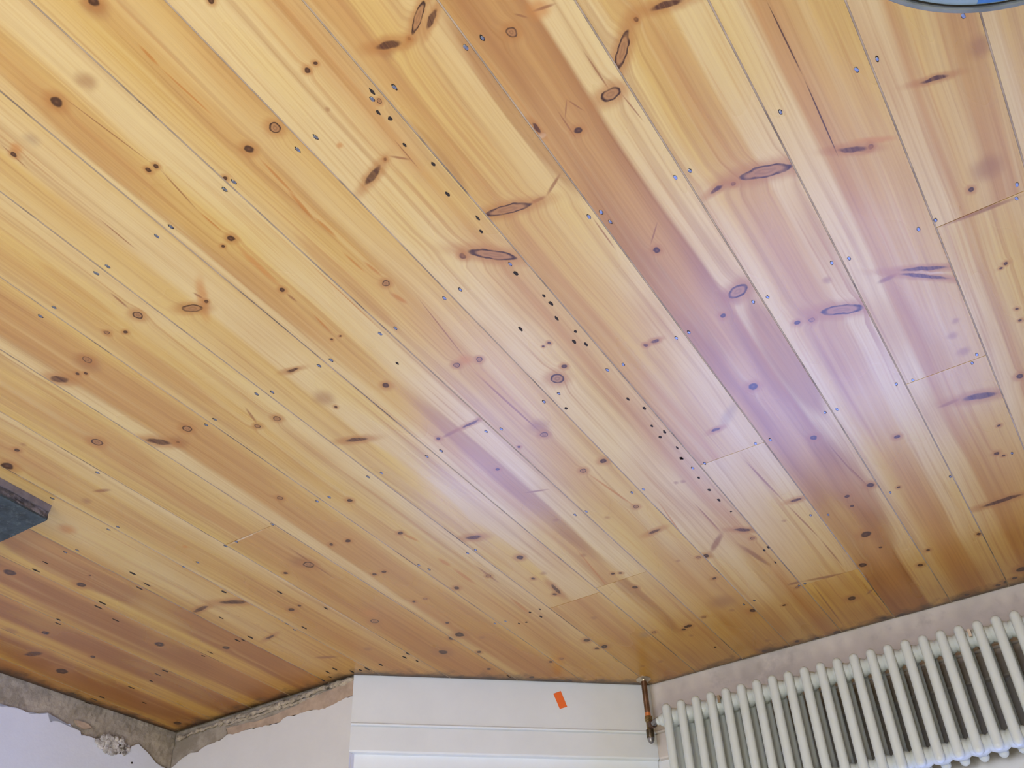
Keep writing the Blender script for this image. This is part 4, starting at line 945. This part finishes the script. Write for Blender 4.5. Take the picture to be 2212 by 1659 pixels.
lathe(bm, [(.0092, .1405), (.0108, .1415), (.0108, .145), (.0090, .147)], 16)
from_bm('compression_nut', bm, M['brass'], valve)
bm = bmesh.new()
lathe(bm, [(.0086, .146), (.0092, .150), (.0092, .170), (.0098, .172)], 16)
lathe(bm, [(.0072, 0), (.0072, .022)], 14, Matrix.Translation((-.004, -.003, .161)) @ Matrix.Rotation(-math.pi / 2, 4, 'Y'))
from_bm('valve_body', bm, M['brass'], valve, True, math.radians(40))
bm = bmesh.new()
lathe(bm, [(.009, .1705), (.0122, .1715), (.0126, .174), (.0124, .1965), (.0112, .1985)], 20)
from_bm('cap', bm, M['brass_dark'], valve, True, math.radians(40))
bm = bmesh.new()
lathe(bm, [(.0112, .1983), (.0116, .2005), (.0104, .206), (.0078, .2115), (.0042, .2155), (0, .2165)], 20, None, False)
from_bm('cap_dome', bm, M['nickel'], valve, True, math.radians(40))
dx, dy = (RX0 + .045 - PX), ((RY + RY2) / 2 - PY)
ang = math.atan2(dy, dx)
xfu = Matrix.Translation((0, 0, .161)) @ Matrix.Rotation(ang, 4, 'Z') @ Matrix.Rotation(math.pi / 2, 4, 'Y')
bm = bmesh.new(); lathe(bm, [(.0075, .008), (.0135, .010), (.0145, .013), (.0145, .024), (.0125, .027)], 6, xfu)
from_bm('union_nut', bm, M['bronze'], valve)
bm = bmesh.new(); lathe(bm, [(.0095, .026), (.0095, math.hypot(dx, dy) - .002)], 14, xfu)
from_bm('union_tail', bm, M['nickel'], valve, True, math.radians(40))

# ------------------------------------------------------------------ orange sticker on the skirting
xfS, LS = along(tuple(P0), tuple(P1))
st = [(.6529, .0389), (.6785, .0285), (.6964, .0816), (.6711, .0901)]
sc_ = xfS @ Vector((.6747, -.0004, .0600))
bm = bmesh.new()
prism(bm, [xfS @ Vector((u, -.0004, z)) - sc_ for u, z in st], (xfS.to_3x3() @ Vector((0, -1, 0))), .0006)
o = from_bm('paper_sticker', bm, M['orange'])
o.location = sc_
o['label'] = 'small bright orange rectangular sticker on the white skirting board'; o['category'] = 'sticker'

# ------------------------------------------------------------------ round tub at the edge of the picture
TZ, TRAD = 0.38, 0.2404
TX, TY = [-0.2666,0.5982]
tub = thing('round_tub', 'round grey rimmed tub with a mottled blue lid standing on the floorboards', 'tub', (TX, TY, 0))
bm = bmesh.new()
r = TRAD
lathe(bm, [(0, .001), (r * .74, .001), (r * .77, .006), (r * .93, TZ - .03), (r * .955, TZ - .022), (r * .955, TZ - .012)], 64, None, False)
from_bm('body', bm, M['tub_grey'], tub, True, math.radians(40))
bm = bmesh.new()
lathe(bm, [(r * .95, TZ - .016), (r - .001, TZ - .014), (r, TZ - .010), (r, TZ - .002), (r - .0015, TZ), (r - .0050, TZ), (r - .0062, TZ - .0012), (r - .0064, TZ - .0044), (r - .0064, TZ - .03)], 96, None, False)
from_bm('rim', bm, M['tub_grey'], tub, True, math.radians(40))
bm = bmesh.new()
lathe(bm, [(r - .0062, TZ - .0046), (r - .0125, TZ - .0050)], 96, None, False)
from_bm('groove', bm, M['black_gap'], tub)
bm = bmesh.new()
lathe(bm, [(r - .0088, TZ - .0048), (r - .0092, TZ - .0036), (r - .012, TZ - .0030), (r - .04, TZ - .0034), (0, TZ - .003)], 96, None, False)
from_bm('lid', bm, M['tub_lid'], tub, True, math.radians(40))
bm = bmesh.new()
p = []
a0, a1 = [1.0627,1.1937]
for i in range(13): a = a0 + (a1 - a0) * i / 12; p.append(((r - .0105) * math.cos(a), (r - .0105) * math.sin(a), TZ - .0036))
for i in range(13): a = a1 + (a0 - a1) * i / 12; p.append(((r - .085) * math.cos(a), (r - .085) * math.sin(a), TZ - .0036))
prism(bm, p, (0, 0, 1), .0009)
bl = from_bm('blue_patch', bm, M['tub_blue'], tub); bl['label'] = 'plain strong blue patch'
